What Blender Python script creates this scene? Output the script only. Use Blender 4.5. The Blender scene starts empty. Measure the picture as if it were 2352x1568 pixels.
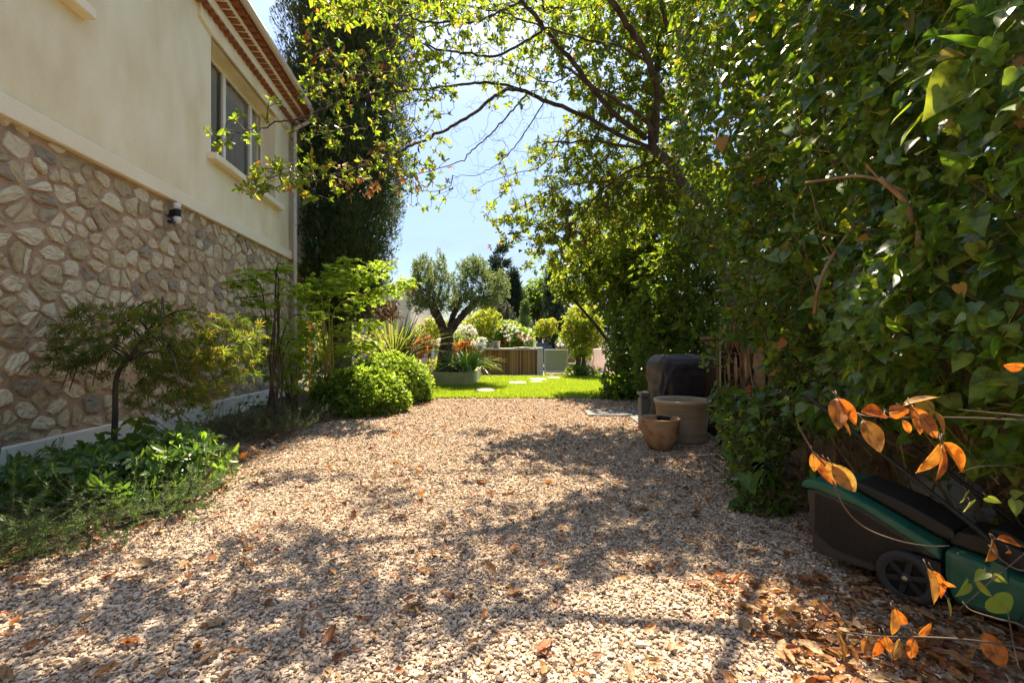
import bpy, math, random
import numpy as np
from mathutils import Vector
# ------------------------------------------------------------------ camera, sky, sun, exposure
sc = bpy.context.scene
col = sc.collection
H, F, CX, CY = 1.4, 1045.0, 1176.0, 784.0
cd = bpy.data.cameras.new('camera'); cam = bpy.data.objects.new('camera', cd); col.objects.link(cam)
cam.location = (0, 0, H); cam.rotation_euler = (math.radians(90), 0, 0)
cd.sensor_width = 36.0; cd.lens = 16.0; cd.clip_start = 0.05; cd.clip_end = 2000
sc.camera = cam
SUN_EL, SUN_AZ = 57.0, 2.6
wd = bpy.data.worlds.new('World'); sc.world = wd; wd.use_nodes = True
nt = wd.node_tree; nt.nodes.clear()
sky = nt.nodes.new('ShaderNodeTexSky'); sky.sky_type = 'NISHITA'; sky.sun_disc = False
sky.sun_elevation = math.radians(SUN_EL); sky.sun_rotation = math.radians(SUN_AZ)
sky.air_density = 1.0; sky.dust_density = 0.6; sky.ozone_density = 1.3; sky.altitude = 300
bg = nt.nodes.new('ShaderNodeBackground'); bg.inputs[1].default_value = 0.15
wo = nt.nodes.new('ShaderNodeOutputWorld')
# thin low cloud bank near the horizon
tc = nt.nodes.new('ShaderNodeTexCoord'); nz = nt.nodes.new('ShaderNodeTexNoise')
mp = nt.nodes.new('ShaderNodeMapping'); mp.inputs['Scale'].default_value = (3, 3, 9)
nz.inputs['Scale'].default_value = 2.2; nz.inputs['Detail'].default_value = 6
rp = nt.nodes.new('ShaderNodeValToRGB'); rp.color_ramp.elements[0].position = .5; rp.color_ramp.elements[1].position = .75
sx = nt.nodes.new('ShaderNodeSeparateXYZ')
zr = nt.nodes.new('ShaderNodeValToRGB')
zr.color_ramp.elements[0].position = .0; zr.color_ramp.elements[0].color = (.75, .75, .75, 1)
zr.color_ramp.elements[1].position = .30; zr.color_ramp.elements[1].color = (0, 0, 0, 1)
mu = nt.nodes.new('ShaderNodeMath'); mu.operation = 'MULTIPLY'
mx = nt.nodes.new('ShaderNodeMix'); mx.data_type = 'RGBA'
L = nt.links.new
L(tc.outputs['Generated'], mp.inputs[0]); L(mp.outputs[0], nz.inputs['Vector']); L(nz.outputs[0], rp.inputs[0])
L(tc.outputs['Generated'], sx.inputs[0]); L(sx.outputs[2], zr.inputs[0])
L(rp.outputs[0], mu.inputs[0]); L(zr.outputs[0], mu.inputs[1]); L(mu.outputs[0], mx.inputs[0])
L(sky.outputs[0], mx.inputs[6]); mx.inputs[7].default_value = (3.2, 3.3, 3.5, 1)
wm = nt.nodes.new('ShaderNodeMix'); wm.data_type = 'RGBA'; wm.blend_type = 'MULTIPLY'; wm.inputs[0].default_value = 1.0; wm.inputs[7].default_value = (1.06, .96, .88, 1)
er = nt.nodes.new('ShaderNodeValToRGB'); er.color_ramp.elements[0].color = (.19, .215, .255, 1); er.color_ramp.elements[1].position = .85; er.color_ramp.elements[1].color = (1.12, 1.08, 1.02, 1); _k = er.color_ramp.elements.new(.45); _k.color = (.43, .45, .48, 1)
em = nt.nodes.new('ShaderNodeMix'); em.data_type = 'RGBA'; em.blend_type = 'MULTIPLY'; em.inputs[0].default_value = 1.0   # deeper sky towards the horizon
L(sx.outputs[2], er.inputs[0]); L(mx.outputs[2], em.inputs[6]); L(er.outputs[0], em.inputs[7]); L(em.outputs[2], wm.inputs[6]); L(wm.outputs[2], bg.inputs[0]); L(bg.outputs[0], wo.inputs[0])
ld = bpy.data.lights.new('sun', 'SUN'); ld.energy = 5.0; ld.angle = math.radians(.55); ld.color = (1.0, .84, .62)
sun = bpy.data.objects.new('sun', ld); col.objects.link(sun)
_e, _a = math.radians(SUN_EL), math.radians(SUN_AZ)
sun.rotation_euler = Vector((math.cos(_e) * math.sin(_a), math.cos(_e) * math.cos(_a), math.sin(_e))).to_track_quat('Z', 'Y').to_euler()
sun.location = (3, 20, 30)
sc.view_settings.view_transform = 'Standard'; sc.view_settings.look = 'None'
sc.view_settings.gamma = 1.0; sc.view_settings.exposure = 1.9
sc.render.engine = 'CYCLES'
cy = sc.cycles; cy.max_bounces = 7; cy.diffuse_bounces = 4; cy.glossy_bounces = 2; cy.transmission_bounces = 5
cy.transparent_max_bounces = 4; cy.use_denoising = True; cy.sample_clamp_indirect = 4.0
cy.caustics_reflective = False; cy.caustics_refractive = False
try: cy.denoiser = 'OPENIMAGEDENOISE'
except Exception: pass
# ------------------------------------------------------------------ helpers
R = np.random.default_rng(7)
A = lambda *a: np.array(a, dtype=float)
def W(px, py, Y): return A((px - CX) / F * Y, Y, H - (py - CY) / F * Y)
def GR(px, py): return W(px, py, H * F / (py - CY))
def nrm(v): return v / (np.linalg.norm(v, axis=-1, keepdims=True) + 1e-9)

class G:
    """collects geometry; obj() links it as ONE mesh object"""
    def __init__(s): s.v = []; s.f = []; s.n = 0
    def add(s, V, Fc, mi=0, sm=False):
        V = np.asarray(V, float).reshape(-1, 3); Fc = np.asarray(Fc, np.int64)
        s.v.append(V); s.f.append((Fc + s.n, mi, sm)); s.n += len(V); return s
    def addpoly(s, V, polys, mi=0, sm=False):
        V = np.asarray(V, float); off = s.n; s.v.append(V); s.n += len(V)
        for p in polys: s.f.append((np.array([p]) + off, mi, sm))
        return s
    def box(s, x0, x1, y0, y1, z0, z1, mi=0):
        V = [(x, y, z) for z in (z0, z1) for y in (y0, y1) for x in (x0, x1)]
        return s.add(V, [(0, 2, 3, 1), (4, 5, 7, 6), (0, 1, 5, 4), (2, 6, 7, 3), (0, 4, 6, 2), (1, 3, 7, 5)], mi)
    def obox(s, c, ux, uy, uz, hx, hy, hz, mi=0):
        c, ux, uy, uz = map(np.asarray, (c, ux, uy, uz))
        V = [c + a * hx * ux + b * hy * uy + d * hz * uz for d in (-1, 1) for b in (-1, 1) for a in (-1, 1)]
        return s.add(V, [(0, 2, 3, 1), (4, 5, 7, 6), (0, 1, 5, 4), (2, 6, 7, 3), (0, 4, 6, 2), (1, 3, 7, 5)], mi)
    def tube(s, P, r, k=8, mi=0, cap=True, sm=True):
        P = np.asarray(P, float); n = len(P); r = np.broadcast_to(np.asarray(r, float), (n,))
        T = np.gradient(P, axis=0); T = nrm(T)
        u = np.cross(T[0], A(0, 0, 1)); u = u if np.linalg.norm(u) > 1e-3 else np.cross(T[0], A(1, 0, 0)); u = u / np.linalg.norm(u)
        V = []; th = np.arange(k) * 2 * np.pi / k
        for i in range(n):
            u = u - T[i] * u.dot(T[i]); u = u / (np.linalg.norm(u) + 1e-9); w = np.cross(T[i], u)
            V.append(P[i] + r[i] * (np.cos(th)[:, None] * u + np.sin(th)[:, None] * w))
        V = np.concatenate(V); q = []
        for i in range(n - 1):
            for j in range(k): q.append((i * k + j, i * k + (j + 1) % k, (i + 1) * k + (j + 1) % k, (i + 1) * k + j))
        off = s.n; s.add(V, q, mi, sm)
        if cap:
            s.f.append((np.array([list(range(k))[::-1]]) + off, mi, False)); s.f.append((np.array([[(n - 1) * k + j for j in range(k)]]) + off, mi, False))
        return s
    def segs(s, PA, PB, ra, rb, k=4, mi=0):
        PA, PB = np.asarray(PA), np.asarray(PB)
        if len(PA) == 0: return s
        T = nrm(PB - PA); ref = np.where(np.abs(T[:, 2:3]) > .9, A(1, 0, 0), A(0, 0, 1))
        u = nrm(np.cross(T, ref)); w = np.cross(T, u); th = np.arange(k) * 2 * np.pi / k
        ring = np.cos(th)[None, :, None] * u[:, None] + np.sin(th)[None, :, None] * w[:, None]
        V = np.concatenate([PA[:, None] + ring * ra[:, None, None], PB[:, None] + ring * rb[:, None, None]], 1)
        b = (np.arange(len(PA)) * 2 * k)[:, None, None]; j = np.arange(k)
        q = np.stack([j, (j + 1) % k, (j + 1) % k + k, j + k], 1)[None] + b
        return s.add(V.reshape(-1, 3), q.reshape(-1, 4), mi, True)
    def lathe(s, prof, c=(0, 0, 0), k=32, mi=0, wob=0):
        prof = np.asarray(prof, float); th = np.arange(k) * 2 * np.pi / k
        rr = prof[:, 0][:, None] * (1 + wob * np.sin(2 * th + 1)[None])
        V = np.stack([rr * np.cos(th), rr * np.sin(th), np.repeat(prof[:, 1][:, None], k, 1)], -1).reshape(-1, 3) + np.asarray(c)
        q = [(i * k + j, i * k + (j + 1) % k, (i + 1) * k + (j + 1) % k, (i + 1) * k + j) for i in range(len(prof) - 1) for j in range(k)]
        return s.add(V, q, mi, True)
    def prism(s, poly, y0, y1, mi=0, mp=None):
        """poly in (x,z), extruded along y; mp maps (n,3)->(n,3)"""
        n = len(poly); V = np.array([(x, y0, z) for x, z in poly] + [(x, y1, z) for x, z in poly], float)
        if mp is not None: V = mp(V)
        off = s.n; s.add(V, [(i, (i + 1) % n, n + (i + 1) % n, n + i) for i in range(n)], mi)
        s.f.append((np.array([list(range(n))[::-1]]) + off, mi, False)); s.f.append((np.array([list(range(n, 2 * n))]) + off, mi, False))
        return s
    def leaves(s, T, P, D, N, S, wid=1.0, mi=0, sm=False):
        TV, TF = T; P, D, N = (np.asarray(x, float) for x in (P, D, N))
        if len(P) == 0: return s
        S = np.broadcast_to(np.asarray(S, float), (len(P),)); wid = np.broadcast_to(np.asarray(wid, float), (len(P),))
        D = nrm(D); sd = nrm(np.cross(N, D)); N = np.cross(D, sd)
        V = P[:, None] + S[:, None, None] * (TV[None, :, 0:1] * D[:, None] + wid[:, None, None] * TV[None, :, 1:2] * sd[:, None] + TV[None, :, 2:3] * N[:, None])
        Fc = TF[None] + (np.arange(len(P)) * len(TV))[:, None, None]
        return s.add(V.reshape(-1, 3), Fc.reshape(-1, TF.shape[1]), mi, sm)
    def obj(s, name, mats, parent=None, local=False, bevel=0):
        V = np.concatenate(s.v) if s.v else np.zeros((0, 3))
        if parent is not None and not local: V = V - np.array(parent.location)
        me = bpy.data.meshes.new(name); me.vertices.add(len(V)); me.vertices.foreach_set('co', V.astype(np.float32).ravel())
        li = np.concatenate([f.ravel() for f, _, _ in s.f]); lt = np.concatenate([np.full(len(f), f.shape[1]) for f, _, _ in s.f])
        mi = np.concatenate([np.full(len(f), m) for f, m, _ in s.f]); sm = np.concatenate([np.full(len(f), b) for f, _, b in s.f])
        me.loops.add(len(li)); me.loops.foreach_set('vertex_index', li.astype(np.int32))
        me.polygons.add(len(lt)); ls = np.concatenate([[0], np.cumsum(lt)[:-1]])
        me.polygons.foreach_set('loop_start', ls.astype(np.int32))
        try: me.polygons.foreach_set('loop_total', lt.astype(np.int32))
        except Exception: pass
        me.polygons.foreach_set('material_index', mi.astype(np.int32)); me.polygons.foreach_set('use_smooth', sm.astype(bool))
        for m in (mats if isinstance(mats, (list, tuple)) else [mats]): me.materials.append(m)
        me.update(calc_edges=True); me.validate()
        o = bpy.data.objects.new(name, me); col.objects.link(o)
        if parent is not None: o.parent = parent
        if bevel:
            b = o.modifiers.new('bevel', 'BEVEL'); b.width = bevel; b.segments = 2; b.limit_method = 'ANGLE'
        return o
def tag(o, label=None, cat=None, group=None, kind=None):
    for k, v in (('label', label), ('category', cat), ('group', group), ('kind', kind)):
        if v: o[k] = v
    return o
def thing(name, loc, label, cat, group=None, rz=0):
    o = bpy.data.objects.new(name, None); col.objects.link(o); o.location = tuple(loc); o.rotation_euler = (0, 0, rz)
    o.empty_display_size = .1
    return tag(o, label, cat, group)
def struct(o): o['kind'] = 'structure'; return o
def stuff(o): o['kind'] = 'stuff'; return o
# ------------------------------------------------------------------ materials
def nodes(name):
    m = bpy.data.materials.new(name); m.use_nodes = True; t = m.node_tree; t.nodes.clear()
    return m, t, t.nodes, t.links.new
def ramp(n, cols, const=False):
    r = n.new('ShaderNodeValToRGB'); e = r.color_ramp.elements
    while len(e) < len(cols): e.new(.5)
    for i, c in enumerate(cols):
        p, c = c if isinstance(c[1], (tuple, list)) else (i / max(1, len(cols) - 1), c)
        e[i].position = p; e[i].color = (*c, 1)
    if const: r.color_ramp.interpolation = 'CONSTANT'
    return r
def mat(name, c1, c2=None, scale=4, rough=.7, bump=0, bscale=30, spec=.3, metal=0, island=False, detail=5, stretch=None, emit=None):
    m, t, n, l = nodes(name); o = n.new('ShaderNodeOutputMaterial'); p = n.new('ShaderNodeBsdfPrincipled')
    p.inputs['Roughness'].default_value = rough; p.inputs['Metallic'].default_value = metal; p.inputs['Specular IOR Level'].default_value = spec
    l(p.outputs[0], o.inputs[0]); tcd = n.new('ShaderNodeTexCoord'); mpg = n.new('ShaderNodeMapping'); l(tcd.outputs['Object'], mpg.inputs[0])
    if stretch: mpg.inputs['Scale'].default_value = stretch
    if c2 is not None:
        nz = n.new('ShaderNodeTexNoise'); nz.inputs['Scale'].default_value = scale; nz.inputs['Detail'].default_value = detail
        l(mpg.outputs[0], nz.inputs['Vector'])
        cols = [c1, c2] if not isinstance(c2[0], (tuple, list)) else [c1] + list(c2)
        k = len(cols); r = ramp(n, [(.32 + .36 * i / (k - 1), c) for i, c in enumerate(cols)])
        if island:
            g = n.new('ShaderNodeNewGeometry'); ma = n.new('ShaderNodeMath'); ma.operation = 'MULTIPLY_ADD'
            l(nz.outputs[0], ma.inputs[0]); ma.inputs[1].default_value = .35; mb = n.new('ShaderNodeMath'); mb.operation = 'MULTIPLY_ADD'
            l(g.outputs['Random Per Island'], mb.inputs[0]); mb.inputs[1].default_value = .42; mb.inputs[2].default_value = .16
            l(mb.outputs[0], ma.inputs[2]); l(ma.outputs[0], r.inputs[0])
        else: l(nz.outputs[0], r.inputs[0])
        l(r.outputs[0], p.inputs['Base Color'])
    else: p.inputs['Base Color'].default_value = (*c1, 1)
    if bump:
        nb = n.new('ShaderNodeTexNoise'); nb.inputs['Scale'].default_value = bscale; nb.inputs['Detail'].default_value = 6; l(mpg.outputs[0], nb.inputs['Vector'])
        b = n.new('ShaderNodeBump'); b.inputs['Strength'].default_value = bump; b.inputs['Distance'].default_value = .02
        l(nb.outputs[0], b.inputs['Height']); l(b.outputs[0], p.inputs['Normal'])
    return m
def leafmat(name, refl, trans, tw=.45, rough=.45, spec=.35, mottle=0):
    """thin leaf: reflected colour and transmitted colour vary from leaf to leaf"""
    m, t, n, l = nodes(name); o = n.new('ShaderNodeOutputMaterial'); g = n.new('ShaderNodeNewGeometry')
    r1 = ramp(n, refl); r2 = ramp(n, trans); l(g.outputs['Random Per Island'], r1.inputs[0]); l(g.outputs['Random Per Island'], r2.inputs[0])
    p = n.new('ShaderNodeBsdfPrincipled'); p.inputs['Roughness'].default_value = rough; p.inputs['Specular IOR Level'].default_value = spec
    c1_, c2_ = r1.outputs[0], r2.outputs[0]; tr = n.new('ShaderNodeBsdfTranslucent')
    if mottle:                                            # blotches and spots of age on the blade
        tcd = n.new('ShaderNodeTexCoord'); nz_ = n.new('ShaderNodeTexNoise'); nz_.inputs['Scale'].default_value = mottle; nz_.inputs['Detail'].default_value = 4; l(tcd.outputs['Object'], nz_.inputs['Vector'])
        rr_ = ramp(n, [(.35, (.45, .38, .32)), (.5, (.9, .9, .9)), (.7, (1.25, 1.2, 1.1))]); l(nz_.outputs[0], rr_.inputs[0]); out = []
        for c_ in (c1_, c2_):
            q = n.new('ShaderNodeMix'); q.data_type = 'RGBA'; q.blend_type = 'MULTIPLY'; q.inputs[0].default_value = 1; l(c_, q.inputs[6]); l(rr_.outputs[0], q.inputs[7]); out.append(q.outputs[2])
        c1_, c2_ = out
    l(c1_, p.inputs['Base Color']); l(c2_, tr.inputs[0])
    ms = n.new('ShaderNodeMixShader'); ms.inputs[0].default_value = tw; l(p.outputs[0], ms.inputs[1]); l(tr.outputs[0], ms.inputs[2]); l(ms.outputs[0], o.inputs[0])
    return m
# ------------------------------------------------------------------ leaf templates (x along leaf, y across, z normal)
def tri(v, f): return np.array(v, float), np.array(f, int)
OVAL = tri([(0, 0, 0), (.35, .17, .05), (.7, .19, .04), (1, 0, -.07), (.7, -.19, .04), (.35, -.17, .05), (.38, 0, 0), (.72, 0, -.02)],
           [(0, 6, 1), (1, 6, 7), (1, 7, 2), (2, 7, 3), (0, 5, 6), (5, 4, 7), (5, 7, 6), (4, 3, 7)])
DIA = tri([(0, 0, 0), (.55, .21, .06), (1, 0, -.04), (.55, -.21, .06)], [(0, 2, 1), (0, 3, 2)])
SLIM = tri([(0, 0, 0), (.5, .1, .03), (1, 0, -.03), (.5, -.1, .03)], [(0, 2, 1), (0, 3, 2)])
NEED = tri([(0, .04, 0), (1, 0, 0), (0, -.04, 0)], [(0, 2, 1)])
_ih = [(0, 0, 0), (-.10, .30, .06), (.12, .50, .09), (.36, .36, .06), (.66, .20, .03), (1.0, 0, -.08), (.3, 0, 0), (.6, 0, -.02)]
_if = [(0, 6, 1), (1, 6, 2), (2, 6, 3), (3, 6, 7), (3, 7, 4), (4, 7, 5)]
_iv = _ih + [(x, -y, z) for x, y, z in _ih[1:5]]
_ih = [(0, 0, 0), (-.10, .16, .05), (-.06, .30, .07), (.02, .41, .08), (.10, .44, .075), (.20, .39, .075), (.32, .325, .065), (.45, .295, .05), (.60, .22, .03), (.78, .12, -.02), (1.0, 0, -.10), (.14, .03, .0), (.34, 0, -.005), (.66, 0, -.03)]
_if = [(0, 11, 1), (1, 11, 2), (2, 11, 3), (3, 11, 4), (4, 11, 5), (5, 11, 12), (5, 12, 6), (6, 12, 7), (7, 12, 13), (7, 13, 8), (8, 13, 9), (9, 13, 10), (0, 12, 11)]
_iv = _ih + [(x, -y, z) for x, y, z in _ih[1:10]] + [(.14, -.03, 0)]
_m3 = {i: 13 + i for i in range(1, 10)}; _m3[11] = 23
IVYF = tri(_iv, _if + [tuple(_m3.get(i, i) for i in reversed(f)) for f in _if])
_hh = [(0, 0, 0), (-.10, .14, .05), (-.08, .27, .07), (.03, .37, .085), (.18, .39, .08), (.36, .345, .06), (.55, .26, .03), (.75, .14, -.02), (1.0, 0, -.11), (.14, .03, .0), (.34, 0, -.005), (.64, 0, -.03)]
_hf = [(0, 9, 1), (1, 9, 2), (2, 9, 3), (3, 9, 4), (4, 9, 10), (4, 10, 5), (5, 10, 11), (5, 11, 6), (6, 11, 7), (7, 11, 8), (0, 10, 9)]
_hv = _hh + [(x, -y, z) for x, y, z in _hh[1:8]] + [(.14, -.03, 0)]
_m4 = {i: 11 + i for i in range(1, 8)}; _m4[9] = 19
HEARTF = tri(_hv, _hf + [tuple(_m4.get(i, i) for i in reversed(f)) for f in _hf])
_ih = [(0, 0, 0), (-.10, .30, .06), (.12, .50, .09), (.36, .36, .06), (.66, .20, .03), (1.0, 0, -.08), (.3, 0, 0), (.6, 0, -.02)]
_mm = {1: 8, 2: 9, 3: 10, 4: 11}
IVY = tri(_iv, _if + [tuple(_mm.get(i, i) for i in reversed(f)) for f in _if])
HEART = tri([(0, 0, 0), (-.12, .28, .05), (.1, .42, .08), (.45, .34, .05), (1, 0, -.1), (.4, 0, -.01), (-.12, -.28, .05), (.1, -.42, .08), (.45, -.34, .05)],
            [(0, 5, 1), (1, 5, 2), (2, 5, 3), (3, 5, 4), (0, 6, 5), (6, 7, 5), (7, 8, 5), (8, 4, 5)])
def _palm(k, spread, w):
    v = []; f = []
    for i in range(k):
        a = (i / (k - 1) - .5) * spread; ln = 1 - .45 * abs(i / (k - 1) - .5) * 2
        c, s_ = math.cos(a), math.sin(a); b = len(v)
        for x, y, z in [(0, 0, 0), (.5 * ln, w, 0), (ln, 0, -.12), (.5 * ln, -w, 0)]: v.append((x * c - y * s_, x * s_ + y * c, z))
        f += [(b, b + 2, b + 1), (b, b + 3, b + 2)]
    return tri(v, f)
def weld(T):
    v, f = T; keep = [0] + [i for i in range(len(v)) if i % 4]; mp_ = {i: (0 if i % 4 == 0 else keep.index(i)) for i in range(len(v))}
    return v[keep], np.array([[mp_[i] for i in t_] for t_ in f])
PALM7 = weld(_palm(7, 3.9, .075)); PALM5 = weld(_palm(5, 3.3, .13))
CURL = tri([(0, 0, 0), (.3, .2, .12), (.7, .2, .16), (1, 0, .12), (.7, -.2, .16), (.3, -.2, .12), (.32, 0, 0), (.7, 0, .03)], OVAL[1])
# ------------------------------------------------------------------ plant growing
def cat_rom(P, m=6):
    P = np.asarray(P, float); Q = np.vstack([2 * P[0] - P[1], P, 2 * P[-1] - P[-2]]); out = []
    for i in range(1, len(Q) - 2):
        for t in np.linspace(0, 1, m, endpoint=False):
            a, b, c, d = Q[i - 1:i + 3]
            out.append(.5 * ((2 * b) + (-a + c) * t + (2 * a - 5 * b + 4 * c - d) * t * t + (-a + 3 * b - 3 * c + d) * t ** 3))
    return np.array(out + [P[-1]])
def grow(sk, T, step=.18, jit=.12, sag=0.0, rtip=.0035, rmax=.03, pw=.5):
    """twigs joining every target point to the nearest wood; returns segments, radii and tip directions"""
    sk = np.asarray(sk, float); T = np.asarray(T, float); ns = len(sk)
    d0 = np.array([((sk - t) ** 2).sum(1).min() for t in T]); T2 = T[np.argsort(d0)]
    cap = ns + int(np.sqrt(d0).sum() / step) + 3 * len(T) + 50; N = np.zeros((cap * 2, 3)); par = np.full(cap * 2, -1); N[:ns] = sk; n = ns
    tips = []; tdir = []
    for t in T2:
        d2 = ((N[:n] - t) ** 2).sum(1); j = int(d2.argmin()); d = math.sqrt(d2[j]); k = max(1, int(math.ceil(d / step)))
        if n + k >= len(N): N = np.vstack([N, np.zeros_like(N)]); par = np.concatenate([par, np.full(len(par), -1)])
        off = R.normal(0, 1, 3) * jit * d; a = N[j].copy(); pj = j
        for i in range(1, k + 1):
            s_ = i / k; N[n] = a + (t - a) * s_ + off * math.sin(math.pi * s_) - A(0, 0, sag * d * math.sin(math.pi * s_)); par[n] = pj; pj = n; n += 1
        tips.append(t); v = N[n - 1] - N[par[n - 1]]; tdir.append(v / (np.linalg.norm(v) + 1e-9))
    cnt = np.zeros(n)
    has = np.zeros(n, bool); has[par[ns:n]] = True; cnt[ns:][~has[ns:]] = 1
    for i in range(n - 1, ns - 1, -1):
        if par[i] >= ns: cnt[par[i]] += cnt[i]
    r = np.minimum(rtip * np.maximum(cnt, 1) ** pw, rmax); i = np.arange(ns, n); p = par[i]
    rp_ = np.where(p >= ns, np.minimum(r[np.maximum(p, 0)], r[i] * 1.5), r[i] * 1.25)
    return (N[p], N[i], rp_, r[i]), np.array(tips), np.array(tdir)
def ell(c, r, n, shell=.6):
    d = nrm(R.normal(size=(n, 3))); rad = (shell ** 3 + (1 - shell ** 3) * R.random(n)) ** (1 / 3)
    return np.asarray(c) + d * rad[:, None] * np.asarray(r)
def blob(px, py, rx, ry, Y, dY, n):
    a = R.random(n) * 2 * np.pi; q = np.sqrt(R.random(n)); yy = Y + R.normal(0, 1, n) * dY
    x = px + rx * q * np.cos(a); y = py + ry * q * np.sin(a)
    return np.stack([(x - CX) / F * yy, yy, H - (y - CY) / F * yy], 1)
def rosette(P, ax, n=6, el=(.7, 1.3), spread=.02):
    """n leaves round the end of each twig"""
    m = len(P); ax = nrm(ax); ref = np.where(np.abs(ax[:, 2:3]) > .9, A(1, 0, 0), A(0, 0, 1)); u = nrm(np.cross(ax, ref)); w = np.cross(ax, u)
    th = (np.arange(n)[None] * 2.4 + R.random((m, 1)) * 6.28 + R.normal(0, .25, (m, n))); e = R.uniform(el[0], el[1], (m, n))
    rad = np.cos(th)[..., None] * u[:, None] + np.sin(th)[..., None] * w[:, None]
    D = np.cos(e)[..., None] * ax[:, None] + np.sin(e)[..., None] * rad
    Nn = ax[:, None] - (ax[:, None] * D).sum(-1, keepdims=True) * D
    PP = P[:, None] - ax[:, None] * (R.random((m, n, 1)) * spread)
    return PP.reshape(-1, 3), D.reshape(-1, 3), Nn.reshape(-1, 3)
def crown(g, T, P, ax, n, size, el=(.7, 1.3), var=.25, spread=.03, droop=0, wid=(.8, 1.2)):
    P, D, N = rosette(P, ax, n, el, spread); D = D - A(0, 0, droop); N = N + R.normal(0, .25, N.shape)
    g.leaves(T, P, D, N, size * np.exp(R.normal(0, var, len(P))), R.uniform(wid[0], wid[1], len(P)))
# ------------------------------------------------------------------ ground
M_soil = mat('soil', (.06, .042, .028), (.12, .085, .055), scale=9, rough=.95, bump=.6, bscale=40)
M_far = mat('far_ground', (.07, .07, .03), (.13, .10, .06), scale=.6, rough=.95)
def gravel_base():
    m, t, n, l = nodes('gravel_base'); o = n.new('ShaderNodeOutputMaterial'); p = n.new('ShaderNodeBsdfPrincipled'); p.inputs['Roughness'].default_value = .9
    p.inputs['Specular IOR Level'].default_value = .2
    tcd = n.new('ShaderNodeTexCoord'); v = n.new('ShaderNodeTexVoronoi'); v.inputs['Scale'].default_value = 62; l(tcd.outputs['Object'], v.inputs['Vector'])
    w = n.new('ShaderNodeSeparateColor'); l(v.outputs['Color'], w.inputs[0])
    r = ramp(n, [(0, (.085, .065, .05)), (.3, (.25, .185, .13)), (.7, (.38, .295, .21)), (1, (.48, .39, .29))]); l(w.outputs[0], r.inputs[0])
    b = n.new('ShaderNodeBump'); b.inputs['Strength'].default_value = .9; b.inputs['Distance'].default_value = .02; b.invert = True
    l(v.outputs['Distance'], b.inputs['Height']); l(b.outputs[0], p.inputs['Normal']); l(r.outputs[0], p.inputs['Base Color']); l(p.outputs[0], o.inputs[0])
    return m
M_gbase = gravel_base()
M_stone = mat('gravel_stone', (.10, .082, .068), [(.29, .21, .145), (.42, .315, .22), (.50, .39, .285), (.56, .46, .355)], scale=60, rough=.85, island=True, spec=.2)
M_grass = leafmat('grass_blade', [(0, (.055, .10, .012)), (.5, (.09, .14, .018)), (.9, (.13, .17, .03)), (1, (.26, .22, .10))], [(.22, .40, .02), (.38, .52, .02), (.52, .58, .04)], tw=.55, rough=.5)
M_turf = mat('turf', (.045, .07, .012), (.09, .11, .025), scale=8, rough=.95)
def sheet(name, poly, z, m):
    g = G(); g.addpoly([(x, y, z) for x, y in poly], [list(range(len(poly)))]); return struct(g.obj(name, m))
sheet('ground', [(-400, -60), (400, -60), (400, 600), (-400, 600)], -.06, M_far)
sheet('gravel_driveway', [(-6.5, -5), (6, -5), (6, 12.4), (-6.5, 12.4)], 0, M_gbase)
_le = [GR(*p)[:2] for p in [(0, 1310), (250, 1240), (430, 1160), (535, 1085), (620, 1030), (715, 975), (830, 960), (920, 945), (985, 916)]]
_le = [np.array((-2.9, -4.0)), np.array((-3.0, .5))] + _le
def left_edge(y): return np.interp(y, [p[1] for p in _le], [p[0] for p in _le])
def wallx(y): return -4.0 - .1253 * y
# raised soil bed between the house and the gravel
g = G(); ys = np.linspace(-4, 13.0, 70); V = []
for y in ys:
    a, b = wallx(y) - .3, min(left_edge(min(y, 11.2)), -1.9) + .06 * math.sin(7 * y) + .04 * math.sin(17 * y)
    for i in range(9):
        s_ = i / 8; V.append((a + (b - a) * s_, y, (.11 + .03 * math.sin(5 * y + 4 * s_)) * min(1, (1 - s_) * 5) + .004 * (1 - s_) + .001))
g.add(V, [(i * 9 + j, i * 9 + j + 1, (i + 1) * 9 + j + 1, (i + 1) * 9 + j) for i in range(len(ys) - 1) for j in range(8)], 0, True)
struct(g.obj('garden_bed', M_soil))
# lawn with a ragged front edge
lx = np.linspace(-7, 9, 80); front = [(x, 11.18 + .05 * math.sin(5 * x) + .05 * math.sin(13 * x + 1) + (.0 if x < 1.5 else -.08 * (x - 1.5))) for x in lx]
lawn_poly = front + [(9, 18.95), (-7, 18.95)]
sheet('lawn', lawn_poly, .012, M_turf)
sheet('path', [(2.9, 19.3), (12, 19.3), (14, 27), (4.0, 26.0)], -.03, mat('path_grit', (.45, .33, .25), (.55, .42, .33), scale=30, rough=.95))
sheet('pavement', [(-1.7, 18.0), (1.35, 18.0), (1.35, 20.6), (-1.7, 20.6)], .03, mat('paving', (.30, .28, .25), (.38, .35, .31), scale=6))
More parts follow.
